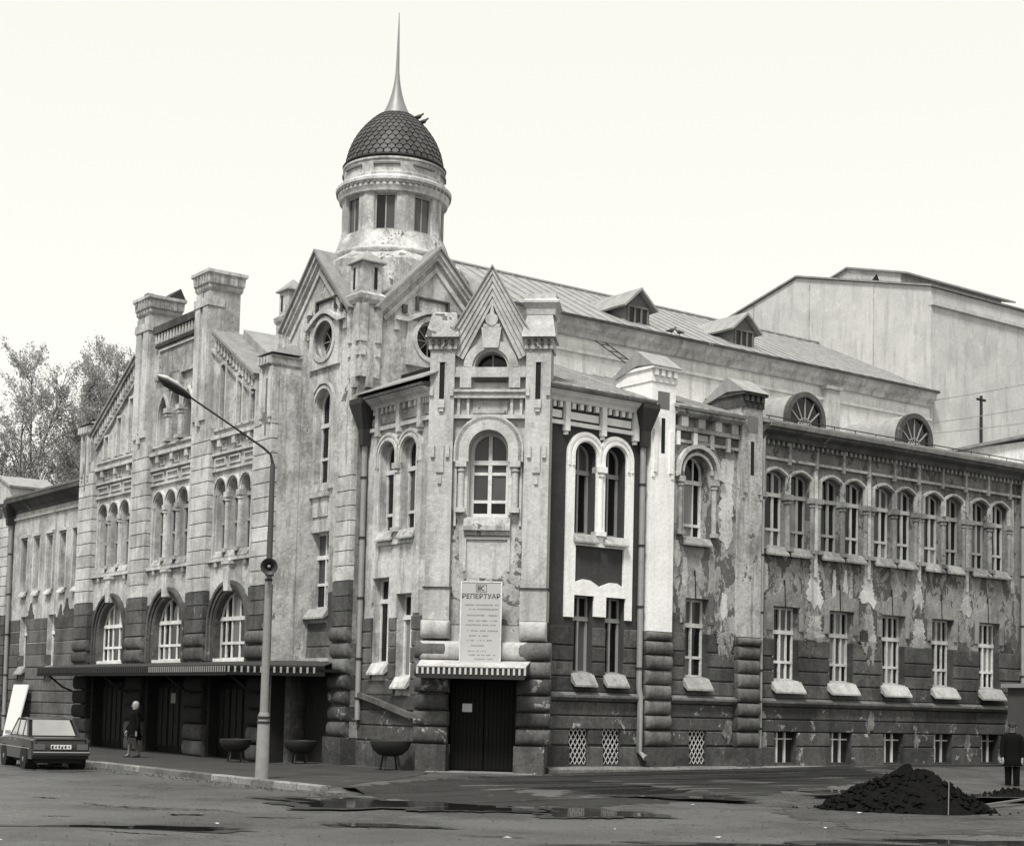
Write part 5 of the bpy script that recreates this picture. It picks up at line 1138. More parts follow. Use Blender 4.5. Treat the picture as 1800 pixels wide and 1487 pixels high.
# kerb stones along the theatre pavement
for k in range(36):
    v0 = 28.95 + k * 1.02; m = MB(); h = .02 if k < 12 else .0
    e = R_.uniform(-.012, .012)
    m.profile(FL(16.62), v0, v0 + .99, [(-.16, -.25), (.1 + e, -.25), (.1 + e, -.0 + h), (.07 + e, .02 + h), (-.16, .02 + h)])
    ks = put('kerb_stone', m.mesh('kerb_stone'), 'kerb_stone', KB if k else None) if k else None
    if k == 0:
        KB = thing('kerb', 'worn pale kerb along the pavement in front of the theatre doors, ending below the lamp post', 'kerb', uv2w(*O), YAW)
        put('kerb_stone', m.mesh('kerb_stone'), 'kerb_stone', KB)
m = MB().profile(FL(16.62), 28.3, 28.93, [(-.16, -.25), (.1, -.25), (.1, -.07), (-.16, -.05)]); put('kerb_stone', m.mesh('kerb_stone'), 'kerb_stone', KB)
# cracks and pot-holes of the road surface
def crack(pts, wd, seed):
    rg = random.Random(seed); L = []
    c, s = math.cos(0), math.sin(0); m = MB(); n = 14; P = []
    for i in range(len(pts) - 1):
        for k in range(n): t = k / n; P.append((pts[i][0] + (pts[i + 1][0] - pts[i][0]) * t, pts[i][1] + (pts[i + 1][1] - pts[i][1]) * t + rg.uniform(-.06, .06)))
    vv = []; ff = []
    for i, (x, y) in enumerate(P):
        w_ = wd * rg.uniform(.25, 1.) * math.sin(math.pi * (i + .5) / len(P)) ** .5
        vv += [(x, y - w_ / 2, -.118), (x, y + w_ / 2, -.118)]
        if i: a = 2 * i; ff.append((a - 2, a, a + 1, a - 1))
    me = bpy.data.meshes.new('road_crack'); me.from_pydata(vv, [], ff)
    if me.polygons[0].normal.z < 0: me.flip_normals()
    put('road_crack', me, 'soil', kind='structure')
crack([(-7.6, 28.6), (-6.9, 27.9), (-5.9, 27.6), (-4.9, 27.5), (-4.4, 26.9)], .14, 1)
crack([(-5.5, 26.2), (-4.9, 26.3)], .3, 2); crack([(-4.2, 26.0), (-3.2, 26.0)], .16, 3); crack([(-2.9, 24.9), (-2.3, 24.5), (-1.7, 24.4)], .2, 4); crack([(-8.8, 29.8), (-8.2, 29.6)], .2, 5); crack([(-6.0, 22.8), (-5.2, 22.4), (-4.4, 22.2)], .1, 6); crack([(-7.3, 25.2), (-6.8, 25.3)], .12, 8); crack([(-.7, 23.4), (.4, 23.2)], .1, 12)

# ================================================================ things in the street
def WV(x, y, z=0.): return Vector((x, y, z))
def obj_at(name, label, cat, u, v, z=None, rz=0., group=None):
    return thing(name, label, cat, uv2w(u, v, gz(u, v) if z is None else z), YAW + rz, group)
LF = F((O[0], O[1]), (1, 0), (0, 1))                      # local frame: building offset removed, x = s, y = d
def lp(mb_fn): return mb_fn
# ---------- repertoire board over the corner door
def text_mesh(txt, size, f, s, z, d, mat, par, name='lettering', align='CENTER'):
    cu = bpy.data.curves.new('t', 'FONT'); cu.body = txt; cu.size = size; cu.align_x = align; cu.align_y = 'CENTER'; cu.extrude = 0; cu.offset = size * .012
    ob = bpy.data.objects.new('t', cu); COL.objects.link(ob); dg = bpy.context.evaluated_depsgraph_get(); me = bpy.data.meshes.new_from_object(ob.evaluated_get(dg))
    bpy.data.objects.remove(ob); bpy.data.curves.remove(cu)
    for v in me.vertices: v.co = f.P(s + v.co.x, d, z + v.co.y)
    me.materials.clear(); me.name = name
    return put(name, me, mat, par)
RB = thing('repertoire_board', 'tall white theatre repertoire board standing on the corner canopy', 'notice board', uv2w(*O), YAW)
bd = part('board', MB().box(FP, 1.0, 2.09, 2.86, 5.0, .3, .34), 'sign_paper', RB)
m = MB(); m.strip(FP, [(1.0, 2.86), (1.0, 5.0), (2.09, 5.0), (2.09, 2.86)], -.03, .0, .295, .355, True); part('board_frame', m, 'frame_white', RB)
text_mesh('РЕПЕРТУАР', .175, FP, 1.54, 4.6, .344, 'print_ink', bd)
m = MB(); m.strip(FP, [(1.4, 4.72), (1.4, 4.92), (1.68, 4.92), (1.68, 4.72)], -.012, .0, .336, .344, True); m.box(FP, 1.44, 1.47, 4.75, 4.89, .336, .344); m.box(FP, 1.49, 1.52, 4.75, 4.89, .336, .344); m.box(FP, 1.47, 1.49, 4.81, 4.83, .336, .344)
m.strip(FP, arc(1.59, 4.82, .05, 60, 300, 8), -.012, .012, .336, .344); part('emblem', m, 'print_ink', bd, kind='stuff')
for i, z in enumerate((4.38, 4.27, 4.11, 3.97, 3.86, 3.71, 3.58, 3.46, 3.32, 3.18, 3.08, 2.98)):
    m = MB(); a, b = ((1.12, 2.0), (1.18, 2.0), (1.18, 1.98), (1.22, 1.98), (1.15, 1.98), (1.2, 2.0), (1.25, 1.75), (1.2, 1.85), (1.25, 1.65), (1.22, 1.7), (1.25, 1.95), (1.4, 1.9))[i]; x = a
    while x < b:
        l = R_.uniform(.015, .05)
        if R_.random() < .82: m.box(FP, x, min(x + l, b), z - R_.uniform(.012, .022), z + R_.uniform(.012, .022), .337, .343)
        x += l + R_.uniform(.006, .014)
    part('print_line', m, 'ink_pale', bd, kind='stuff')
N1 = put('paper_notice', MB().box(FP, 1.0, 1.26, 1.6, 1.82, -.472, -.466).mesh('paper_notice'), 'board_white', None, 'small white paper notice on the left leaf of the dark corner door', None, 'notice'); N1.location = uv2w(*O); N1.rotation_euler = (0, 0, YAW)
N2 = put('paper_notice', MB().box(fV, 48.15, 48.5, 1.62, 1.95, -.322, -.316).mesh('paper_notice'), 'ink_pale', None, 'small grey notice on the middle doors under the long canopy', None, 'notice'); N2.location = uv2w(*O); N2.rotation_euler = (0, 0, YAW)

# ---------- street lamp with loudspeaker
lx, ly = -5.584, 36.477
LT_ = thing('street_lamp', 'tall concrete street lamp with long slanting arm at the end of the kerb', 'street lamp', (lx, ly, 0))
part('pole_base', MB().tube([(0, 0, -.3), (0, 0, 1.42), (0, 0, 1.5)], [.165, .135, .105], 12), 'lamp_post', LT_, smooth=50)
m = MB(); m.tube([(0, 0, 1.45), (0, 0, 4.7)], [.098, .078], 12); part('pole', m, 'lamp_post', LT_, smooth=50)
part('pole_top', MB().tube([(0, 0, 4.7), (0, 0, 7.2)], [.072, .058], 12), 'kiosk_dark', LT_, smooth=50)
m = MB()
for z in (1.25, 1.36, 4.5): m.tube([(0, 0, z), (0, 0, z + .05)], .152 if z < 2 else .092, 12)
part('pole_band', m, 'iron', LT_, kind='stuff')
dU = (math.cos(YAW) * -1, math.sin(YAW) * -1)
def arm(a, z): return (dU[0] * a, dU[1] * a, z)
part('arm', MB().tube([arm(0, 6.6), arm(0, 7.2), arm(.06, 7.42), arm(.25, 7.55), arm(1.0, 7.93), arm(2.2, 8.52)], [.05, .04, .03, .028, .024, .022], 8), 'lamp_dark', LT_, smooth=60)
hd = MB(); ring = lambda a, z, wy, hz_: [(dU[0] * a - dU[1] * wy * math.cos(t), dU[1] * a + dU[0] * wy * math.cos(t), z + hz_ * math.sin(t)) for t in [2 * math.pi * k / 12 for k in range(12)]]
hd.loftclosed([ring(2.1, 8.47, .04, .04), ring(2.2, 8.52, .09, .08), ring(2.48, 8.64, .15, .11), ring(2.74, 8.75, .14, .1), ring(2.88, 8.81, .05, .04)])
part('lamp_head', hd, 'lamp_dark', LT_, smooth=60)
hd = MB(); hd.loftclosed([ring(2.15, 8.55, .05, .03), ring(2.48, 8.7, .16, .08), ring(2.74, 8.81, .15, .07), ring(2.92, 8.86, .04, .02)]); part('lamp_cover', hd, 'lamp_top', LT_, smooth=60)
SP = thing('loudspeaker', 'round black horn loudspeaker fixed halfway up the street lamp', 'loudspeaker', (lx, ly, 4.82))
def horn(prof, q=0): 
    ax = Vector((.15, -1, -.05)).normalized(); a = ax.cross(Vector((0, 0, 1))).normalized(); b = ax.cross(a)
    return MB().loftclosed([[tuple(ax * d + (a * math.cos(2 * math.pi * k / 20) + b * math.sin(2 * math.pi * k / 20)) * r) for k in range(20)] for r, d in prof])
part('horn', horn([(.06, .1), (.08, .2), (.12, .32), (.19, .4), (.195, .41), (.18, .41), (.1, .32), (.05, .26)]), 'lamp_dark', SP, smooth=50)
part('driver', horn([(.045, .3), (.04, .36), (.005, .38)]), 'zinc', SP, smooth=60)
part('bracket', MB().box(LF, -.05, .1, -.2, -.12, -.3, .1), 'iron', SP)

# ---------- flower bowls on legs
def bowl(u, v, label, s=1.):
    t = obj_at('planter_bowl', label, 'planter', u, v, None, 0., 'planter bowls on legs')
    prof = [(.12, .34), (.3, .38), (.44, .5), (.5, .64), (.51, .72), (.47, .74), (.44, .7), (.3, .66), (.05, .66)]
    rings = [[(r * s * math.cos(2 * math.pi * k / 24), r * s * math.sin(2 * math.pi * k / 24), z * s) for k in range(24)] for r, z in prof]
    put('bowl', MB().loftclosed(rings).mesh('bowl', 50), 'iron', t)
    put('earth', MB().loftclosed([[(.43 * s * math.cos(2 * math.pi * k / 16), .43 * s * math.sin(2 * math.pi * k / 16), z * s) for k in range(16)] for z in (.64, .7)]).mesh('earth'), 'soil', t)
    for a in (.4, 2.0, 3.6, 5.2): put('leg', MB().tube([(.2 * s * math.cos(a), .2 * s * math.sin(a), .42 * s), (.3 * s * math.cos(a), .3 * s * math.sin(a), -.05)], .028, 6).mesh('leg'), 'iron', t)
bowl(22.35, 35.55, 'dark planter bowl on thin legs nearest the corner door', 1.05)
bowl(22.0, 39.75, 'dark planter bowl under the tower quoins at the canopy end', .92)
bowl(20.8, 41.35, 'dark planter bowl just left of the lamp post by the entrance doors', .9)

# ---------- leaning board on the left wing
t = thing('leaning_board', 'tall white board leaning against the left wing wall behind the car', 'board', uv2w(*O), YAW)
m = MB().loftclosed([[UVF.P(22.1 + e, 64.8, 0), UVF.P(22.1 + e, 63.4, 0), UVF.P(22.65 + e, 63.6, 2.2), UVF.P(22.65 + e, 65.3, 2.2)] for e in (0, .05)]); put('panel', m.mesh('panel'), 'board_white', t)
m = MB().tube([UVF.P(22.18, 64.5, .2), UVF.P(22.72, 64.6, 2.15)], .03, 6); put('batten', m.mesh('batten'), 'wood_plank', t)

# ---------- parked saloon car
def car():
    t = obj_at('parked_car', 'dark boxy saloon car parked at the kerb, seen from its rear corner', 'car', 15.42, 41.95, -.15, math.pi / 2 - math.radians(7)); t.scale = (.96, .96, .92)
    W = .8
    def loft(secs, mat, name, par=t, sm=35):             # secs: list of (x, [(y,z)...])
        return put(name, MB().loftclosed([[(x, y, z) for y, z in s] for x, s in secs]).mesh(name, sm), mat, par)
    def sec(wb, wt, z0, zs, z1): return [(-wb, z0), (-wb * 1.0, zs * .55 + z0 * .45), (-wt, zs), (-wt + .1, z1), (wt - .1, z1), (wt, zs), (wb, zs * .55 + z0 * .45), (wb, z0)]
    xs = [(-2.02, .70, .74, .38, .8, .86), (-1.98, .76, .79, .32, .84, .9), (-1.2, .79, .8, .3, .86, .93), (-.4, .8, .8, .3, .87, .94), (.7, .8, .8, .3, .87, .94), (1.3, .79, .79, .3, .85, .92), (1.95, .76, .78, .32, .8, .86), (2.03, .7, .73, .4, .74, .78)]
    loft([(x, sec(a, b, c, d, e)) for x, a, b, c, d, e in xs], 'car_paint', 'body')
    def gs(x, w0, w1, z0, z1): return (x, [(-w0, z0), (-w1, z1), (w1, z1), (w0, z0)])
    # greenhouse: roof on pillars with separate panes
    A = [(-1.2, .7, .92), (-.72, .58, 1.4), (.35, .58, 1.42), (.92, .68, .93)]
    rf = MB().loftclosed([[(-.78, -.6, 1.385), (-.2, -.61, 1.43), (.38, -.6, 1.4), (.38, .6, 1.4), (-.2, .61, 1.43), (-.78, .6, 1.385)], [(-.7, -.5, 1.43), (-.2, -.52, 1.46), (.3, -.5, 1.44), (.3, .5, 1.44), (-.2, .52, 1.46), (-.7, .5, 1.43)]]); put('roof', rf.mesh('roof', 40), 'car_paint', t)
    put('cabin_dark', MB().loftclosed([[(-1.16, -.64, .9), (.88, -.64, .9), (.88, .64, .9), (-1.16, .64, .9)], [(-.72, -.55, 1.39), (.34, -.55, 1.39), (.34, .55, 1.39), (-.72, .55, 1.39)]]).mesh('cabin_dark'), 'void', t)
    def pane(pts, nrm): 
        n = Vector(nrm) * .012; return put('car_window', MB().loftclosed([[tuple(Vector(p) - n) for p in pts], [tuple(Vector(p) + n) for p in pts]]).mesh('car_window'), 'car_glass', t)
    pane([(-1.2, -.58, .95), (-1.2, .58, .95), (-.79, .5, 1.38), (-.79, -.5, 1.38)], (-.7, 0, .7)); pane([(.92, -.58, .95), (.92, .58, .95), (.42, .5, 1.38), (.42, -.5, 1.38)], (.7, 0, .7))
    for sg in (-1, 1):
        for x0, x1, x2, x3 in ((-1.05, -.62, -.58, -.72), (-.56, .08, .06, -.53), (.14, .8, .38, .12)):
            pane([(x0, sg * .68, .95), (x1, sg * .68, .95), (x2, sg * .605, 1.37), (x3, sg * .605, 1.37)], (0, sg, .15))
        for x0, x1, z0, z1 in ((-1.2, -.74, .92, 1.4), (.92, .38, .92, 1.41)): put('roof_pillar', MB().tube([(x0, sg * .68, z0), (x1, sg * .595, z1)], .035, 6).mesh('roof_pillar'), 'car_paint', t)
        for x in (-.59, .1): put('roof_pillar', MB().tube([(x, sg * .69, .92), (x + .0, sg * .6, 1.4)], .028, 6).mesh('roof_pillar'), 'car_paint', t)
        put('side_trim', MB().box(LF, -1.9, 1.9, .6, .625, sg * .8, sg * .815).mesh('side_trim'), 'chrome', t)
        for x in (-.3, .35): put('door_handle', MB().box(LF, x, x + .12, .8, .83, sg * .8, sg * .83).mesh('door_handle'), 'chrome', t)
        put('tail_light', MB().box(LF, -2.045, -1.99, .58, .74, sg * .42, sg * .72).mesh('tail_light'), 'car_light', t)
        put('headlight', MB().tube([(2.0, sg * .55, .65), (2.05, sg * .55, .65)], .1, 14).mesh('headlight'), 'chrome', t)
        for x in (-1.2, 1.22):
            wh = put('wheel', MB().loftclosed([[(x + r * math.cos(a), sg * y, .3 + r * math.sin(a)) for a in [2 * math.pi * k / 22 for k in range(22)]] for r, y in ((.2, .6), (.29, .62), (.3, .66), (.3, .73), (.285, .77), (.2, .78))]).mesh('wheel', 40), 'tyre', t)
            put('rim', MB().loftclosed([[(x + r * math.cos(a), sg * y, .3 + r * math.sin(a)) for a in [2 * math.pi * k / 18 for k in range(18)]] for r, y in ((.2, .77), (.19, .79), (.09, .77), (.07, .81), (.01, .81))]).mesh('rim', 40), 'zinc', wh)
            put('wheel_arch', MB().loftclosed([[(x + r * math.cos(a), sg * y, .31 + r * math.sin(a)) for a in [2 * math.pi * k / 22 for k in range(22)]] for r, y in ((.36, .5), (.36, .806))]).mesh('wheel_arch'), 'void', t)
    put('mirror', MB().box(LF, .72, .8, .95, 1.05, .74, .88).mesh('mirror'), 'chrome', t)
    b = put('rear_bumper', MB().loftclosed([[(-2.0, y, z) for y, z in ((-.78, .42), (-.78, .54), (.78, .54), (.78, .42))], [(-2.13, y, z) for y, z in ((-.76, .43), (-.76, .53), (.76, .53), (.76, .43))]]).mesh('rear_bumper'), 'iron', t)
    put('front_bumper', MB().box(LF, 2.0, 2.12, .42, .54, -.78, .78).mesh('front_bumper'), 'chrome', t)
    pl = put('number_plate', MB().box(LF, -2.06, -2.03, .6, .72, -.27, .27).mesh('number_plate'), 'plate_white', t)
    m = MB()
    for k in range(6):
        y = -.22 + k * .085; m.box(LF, -2.066, -2.061, .625, .7, y, y + .018 + .02 * (k % 2)); m.box(LF, -2.066, -2.061, .655 - .02 * (k % 3), .67, y, y + .05)
    put('plate_marks', m.mesh('plate_marks'), 'print_ink', pl, kind='stuff')
    put('bumper_strip', MB().box(LF, -2.14, -2.12, .5, .53, -.75, .75).mesh('bumper_strip'), 'chrome', b); put('underbody', MB().box(LF, -1.9, 1.9, .2, .36, -.62, .62).mesh('underbody'), 'void', t)
    put('boot_line', MB().strip(F((O[0], O[1]), (0, 1), (-1, 0)), [(-.66, .58), (-.66, .86), (.66, .86), (.66, .58)], -.01, .01, 2.0, 2.042).mesh('boot_line'), 'void', t)
N = NT('car_glass'); N.b.inputs['Metallic'].default_value = .55; N.fin(N.mix(N.noise(N.pos(), 1.5, 3), .22, .5), .1)
car()

# ---------- people
def skin_body(name, verts, edges, radii, root, mat, par, sub=2):
    me = bpy.data.meshes.new(name); me.from_pydata(verts, edges, []); ob = bpy.data.objects.new(name, me); COL.objects.link(ob)
    sk = ob.modifiers.new('s', 'SKIN'); sk.use_smooth_shade = True
    L = me.skin_vertices[0].data
    for i, r in enumerate(radii): L[i].radius = (r, r) if not isinstance(r, tuple) else r
    for i in range(len(verts)): L[i].use_root = (i == root)
    sb = ob.modifiers.new('d', 'SUBSURF'); sb.levels = sub; sb.render_levels = sub
    bpy.context.view_layer.update(); dg = bpy.context.evaluated_depsgraph_get(); m2 = bpy.data.meshes.new_from_object(ob.evaluated_get(dg)); bpy.data.objects.remove(ob)
    m2.materials.clear(); m2.name = name
    m2.polygons.foreach_set('use_smooth', [True] * len(m2.polygons))
    return put(name, m2, mat, par)
def person(label, loc, rz, h, female, bag=False):
    t = thing('person', label, 'person', loc, rz); k = h / 1.7
    stride = .16 if female else .05
    V = [(0, 0, .92), (0, 0, 1.1), (0, 0, 1.28), (0, 0, 1.4), (.01, 0, 1.48), (.02, 0, 1.58), (.02, 0, 1.67)]
    E = [(0, 1), (1, 2), (2, 3), (3, 4), (4, 5), (5, 6)]; Rr = [(.12, .14), (.105, .125), (.1, .13), (.06, .08), .045, .085, .07]
    for sg in (-1, 1):
        i = len(V); sw = sg * stride
        V += [(0, sg * .17, 1.38), (-.02 - sw * .4, sg * .24, 1.12), (.06 - sw * .7, sg * .25, .88), (.09 - sw * .8, sg * .245, .8)]; E += [(3, i), (i, i + 1), (i + 1, i + 2), (i + 2, i + 3)]; Rr += [.045, .04, .032, .028]
        for fi, (dx, dy) in enumerate(((.03, .0), (.015, sg * .012), (-.0, sg * .012), (-.015, .008))):
            V += [(V[i + 3][0] + dx, V[i + 3][1] + dy, .72 - .008 * (fi % 2)), (V[i + 3][0] + dx + .012, V[i + 3][1] + dy - sg * .01, .66)]; n = len(V); E += [(i + 3, n - 2), (n - 2, n - 1)]; Rr += [.01, .008]
        V += [(V[i + 3][0] + .04, V[i + 3][1] - sg * .02, .75), (V[i + 3][0] + .05, V[i + 3][1] - sg * .025, .71)]; n = len(V); E += [(i + 3, n - 2), (n - 2, n - 1)]; Rr += [.011, .009]
        j = len(V); V += [(0, sg * .09, .88), (.02 + sw * .5, sg * .1, .5), (-.01 + sw, sg * .1, .1), (.1 + sw, sg * .11, .04)]; E += [(0, j), (j, j + 1), (j + 1, j + 2), (j + 2, j + 3)]; Rr += [.09, .062, .04, .035]
    V = [(x * k, y * k, z * k) for x, y, z in V]; Rr = [tuple(q * k for q in r) if isinstance(r, tuple) else r * k for r in Rr]
    body = skin_body('body', V, E, Rr, 0, 'skin', t)
    # face
    fm = MB(); 
    fm.loftclosed([[(.095, -.015, 1.6), (.095, .015, 1.6), (.1, .0, 1.64)], [(.125, -.008, 1.585), (.125, .008, 1.585), (.1, 0, 1.63)]]); put('nose', MBscale(fm, k).mesh('nose'), 'skin', body)
    for sg in (-1, 1): 
        put('eye', MBscale(MB().tube([(.088, sg * .035, 1.63), (.1, sg * .035, 1.63)], .011, 8), k).mesh('eye'), 'shoe', body)
        put('ear', MBscale(MB().loftclosed([[(.0, sg * .085, 1.58), (.03, sg * .085, 1.6), (.02, sg * .09, 1.66), (-.01, sg * .09, 1.65)], [(.0, sg * .1, 1.58), (.03, sg * .1, 1.6), (.02, sg * .105, 1.66), (-.01, sg * .105, 1.65)]]), k).mesh('ear'), 'skin', body)
    put('mouth', MBscale(MB().box(LF, .09, .1, 1.555, 1.565, -.025, .025), k).mesh('mouth'), 'coat', body)
    # coat: lofted rings, hem at the knee, sleeves along the arms
    hem = .55 if female else .62
    rg = []
    for z, a, b in ((hem, .21, .25), (hem + .02, .22, .26), (.8, .19, .235), (1.02, .165, .205), (1.2, .165, .215), (1.34, .16, .235), (1.41, .135, .2), (1.455, .1, .12), (1.49, .085, .09)):
        rg.append([(a * math.cos(q) * (1 + .03 * math.sin(5 * q + z * 9)), b * math.sin(q), z) for q in [2 * math.pi * n / 28 for n in range(28)]])
    put('coat', MBscale(MB().loftclosed(rg), k).mesh('coat', 60), 'coat', t)
    for sg in (-1, 1):
        sw = sg * stride
        put('sleeve', MBscale(MB().tube([(0, sg * .14, 1.42), (0, sg * .2, 1.36), (-.02 - sw * .4, sg * .245, 1.12), (.06 - sw * .7, sg * .255, .88), (.075 - sw * .75, sg * .25, .84)], [.07, .085, .068, .06, .055], 12), k).mesh('sleeve', 60), 'coat', t)
        put('shoe', MBscale(MB().loftclosed([[(x + sw, sg * .105 + y, z) for y, z in ((-.045 * w_, 0), (-.04 * w_, hh), (.04 * w_, hh), (.045 * w_, 0))] for x, w_, hh in ((-.07, .8, .09), (.0, 1, .11), (.08, 1.05, .07), (.17, .8, .04))]), k).mesh('shoe', 50), 'shoe', t)
        put('stocking' if female else 'trouser_leg', MBscale(MB().tube([(.015 + sw * .4, sg * .1, .6), (.02 + sw * .5, sg * .1, .48), (-.005 + sw, sg * .1, .16), (-.01 + sw, sg * .1, .07)], [.075, .066, .045, .04] if female else [.1, .09, .08, .08], 12), k).mesh('leg', 60), 'stocking' if female else 'coat', t)
    if female:
        rg = [[(.015 - .01 + a * math.cos(q), b * math.sin(q), z) for q in [2 * math.pi * n / 18 for n in range(18)]] for z, a, b in ((1.5, .07, .075), (1.56, .1, .1), (1.64, .108, .1), (1.71, .09, .085), (1.75, .04, .04))]
        o = MBscale(MB().loftclosed([[(x - .022, y, z) for x, y, z in r] for r in rg]), k); put('headscarf', o.mesh('headscarf', 60), 'headscarf', t)
    else:
        rg = [[(.01 + a * math.cos(q), b * math.sin(q), z) for q in [2 * math.pi * n / 18 for n in range(18)]] for z, a, b in ((1.645, .1, .095), (1.67, .112, .108), (1.73, .105, .1), (1.755, .05, .05))]
        o = MBscale(MB().loftclosed(rg), k); o2 = o; put('cap', o.mesh('cap', 60), 'cap', t)
        put('cap_peak', MBscale(MB().loftclosed([[(.09, -.07, 1.655), (.09, .07, 1.655), (.17, .04, 1.645), (.17, -.04, 1.645)], [(.09, -.07, 1.665), (.09, .07, 1.665), (.17, .04, 1.655), (.17, -.04, 1.655)]]), k).mesh('cap_peak'), 'cap', t)
        put('hair', MBscale(MB().loftclosed([[(-.02 + a * math.cos(q), b * math.sin(q), z) for q in [2 * math.pi * n / 14 for n in range(14)]] for z, a, b in ((1.54, .06, .07), (1.6, .085, .09), (1.66, .09, .095))]), k).mesh('hair', 60), 'hair', t)
    if bag:
        b_ = thing('handbag', 'small dark handbag held by the walking woman', 'bag', loc, rz)
        put('bag_body', MBscale(MB().loftclosed([[(x + .1, y + .27, z) for x, y in ((-.13 * w_, -.045), (.13 * w_, -.045), (.13 * w_, .045), (-.13 * w_, .045))] for z, w_ in ((.42, 1.), (.58, .9), (.62, .8))]), k).mesh('bag_body'), 'cap', b_)
        put('bag_handle', MBscale(MB().tube([(.02, .27, .61), (.05, .27, .7), (.15, .27, .7), (.18, .27, .61)], .01, 6), k).mesh('bag_handle'), 'cap', b_)
    return t
def MBscale(m, k): m.v = [(x * k, y * k, z * k) for x, y, z in m.v]; return m
person('person in a long dark coat and pale headscarf walking past the entrance doors', (-11.05, 47.3, 0.0), math.radians(200), 1.62, True, True)
person('person in dark coat and cap standing by the dark heap of earth', (13.53, 43.0, -.13), math.radians(-104), 1.74, False)

# ---------- heaps of dark earth
def heap(name, label, x, y, rx, ry, h, z0, seed, clods):
    rg = random.Random(seed); t = thing(name, label, 'earth heap', (x, y, z0)); n, mr = 48, 16; from mathutils import noise as mn
    V = [(0, 0, h)]; Fc = []
    for r in range(1, mr + 1):
        for k in range(n):
            a = 2 * math.pi * k / n; q = r / mr; rad = q * (1 + .16 * mn.noise((math.cos(a) * 1.3, math.sin(a) * 1.3, seed)))
            z = h * (1 - q) ** .95 * (1 + .0 * q); z = h * max(0, (1 - q ** 1.25)) if q < 1 else -.06
            z += .1 * h * mn.noise((rad * rx * math.cos(a) * 3, rad * ry * math.sin(a) * 3, seed + 5)) * (1 - q) * 2 + .05 * h * rg.uniform(-1, 1) * (q < .97)
            sk = 1.14 if math.cos(a) < 0 else .92; V.append((rx * rad * math.cos(a) * sk, ry * rad * math.sin(a), z + (.12 * h * math.sin(rad * 9 + a * 2) * (1 - q) if q < 1 else 0)))
    for k in range(n): Fc.append((0, 1 + k, 1 + (k + 1) % n))
    for r in range(mr - 1):
        for k in range(n): a, b = 1 + r * n + k, 1 + r * n + (k + 1) % n; Fc.append((a, a + n, b + n, b))
    me = bpy.data.meshes.new('heap'); me.from_pydata(V, [], Fc); put('soil_surface', me, 'soil', t)
    m = MB()
    for _ in range(clods):
        a = rg.uniform(0, 6.283); q = rg.uniform(.05, 1.0) ** .6 + max(0, rg.gauss(-.05, .16)); s = (rg.uniform(.008, .03) if rg.random() < .7 else rg.uniform(.03, .1)) * (1 if q < 1 else .7); c = Vector((rx * q * math.cos(a) * (1.14 if math.cos(a) < 0 else .92), ry * q * math.sin(a), max(h * (1 - min(q, 1) ** 1.25), 0) + s * .3))
        pts = [c + Vector((rg.uniform(-1, 1), rg.uniform(-1, 1), rg.uniform(-.8, .8))) * s for _ in range(6)]
        i = len(m.v); top, bot = c + Vector((0, 0, s)), c - Vector((0, 0, s)); rn = [c + Vector((math.cos(b), math.sin(b), rg.uniform(-.3, .3))) * s * rg.uniform(.6, 1.2) for b in (0, 1.3, 2.5, 3.8, 5)]
        m.v += [tuple(top), tuple(bot)] + [tuple(p) for p in rn]
        for k in range(5): m.f += [(i, i + 2 + k, i + 2 + (k + 1) % 5), (i + 1, i + 2 + (k + 1) % 5, i + 2 + k)]
    put('clods', m.mesh('clods'), 'soil', t, kind='stuff')
    return t
heap('earth_heap', 'large heap of dark earth dumped on the road near the right edge', 8.1, 32.0, 1.75, 1.0, .84, -.15, 3, 1500)
heap('earth_heap', 'low small heap of dark earth at the feet of the capped man', 11.7, 37.2, .75, .5, .28, -.14, 8, 300)
o = put('thin_stake', MB().tube([(0, 0, -.05), (.01, 0, .64)], .009, 6).mesh('thin_stake'), 'kiosk', None, 'thin pale stake standing in front of the large earth heap', None, 'stake'); o.location = (8.52, 31.0, -.12)
m = MB().loftclosed([[(9.3, 32.6, -.1), (9.3, 32.75, -.1), (9.3, 32.75, -.06), (9.3, 32.6, -.06)], [(12.6, 36.9, .02), (12.6, 37.05, .02), (12.6, 37.05, .06), (12.6, 36.9, .06)]]); put('long_plank', m.mesh('long_plank'), 'wood_plank', None, 'long thin plank lying beside the large earth heap', None, 'plank')
m = MB(); rg = random.Random(12)
for _ in range(900):
    X, Y = rg.gauss(6.5, 3.2), rg.uniform(20, 33); s = rg.uniform(.005, .02); 
    if rg.random() < .4: X = rg.uniform(-7, 8)
    if rg.random() < .35: q_ = uv2w(16.45 - abs(rg.gauss(0, .25)), rg.uniform(28, 46)); X, Y, s = q_.x, q_.y, rg.uniform(.008, .03)
    i = len(m.v); c = Vector((X, Y, -.12)); m.v += [tuple(c + Vector((0, 0, s)))] + [tuple(c + Vector((math.cos(b), math.sin(b), 0)) * s * rg.uniform(.7, 1.3)) for b in (0, 1.5, 3, 4.6)]
    for k in range(4): m.f.append((i, i + 1 + k, i + 1 + (k + 1) % 4))
put('road_rubble', m.mesh('road_rubble'), 'mud', None, None, 'stuff')
m = MB()
for _ in range(22):
    X, Y = rg.uniform(-9, 9), rg.uniform(20, 40); s = rg.uniform(.015, .045); i = len(m.v); c = Vector((X, Y, -.1)); a = rg.uniform(0, 3)
    m.v += [tuple(c + Vector((math.cos(a + b) * s * rr_, math.sin(a + b) * s * rr_, rg.uniform(0, .02)))) for b, rr_ in ((0, 1.6), (1.57, .8), (3.14, 1.6), (4.7, .8))]; m.f.append((i, i + 1, i + 2, i + 3))
put('paper_scraps', m.mesh('paper_scraps'), 'board_white', None, None, 'stuff')

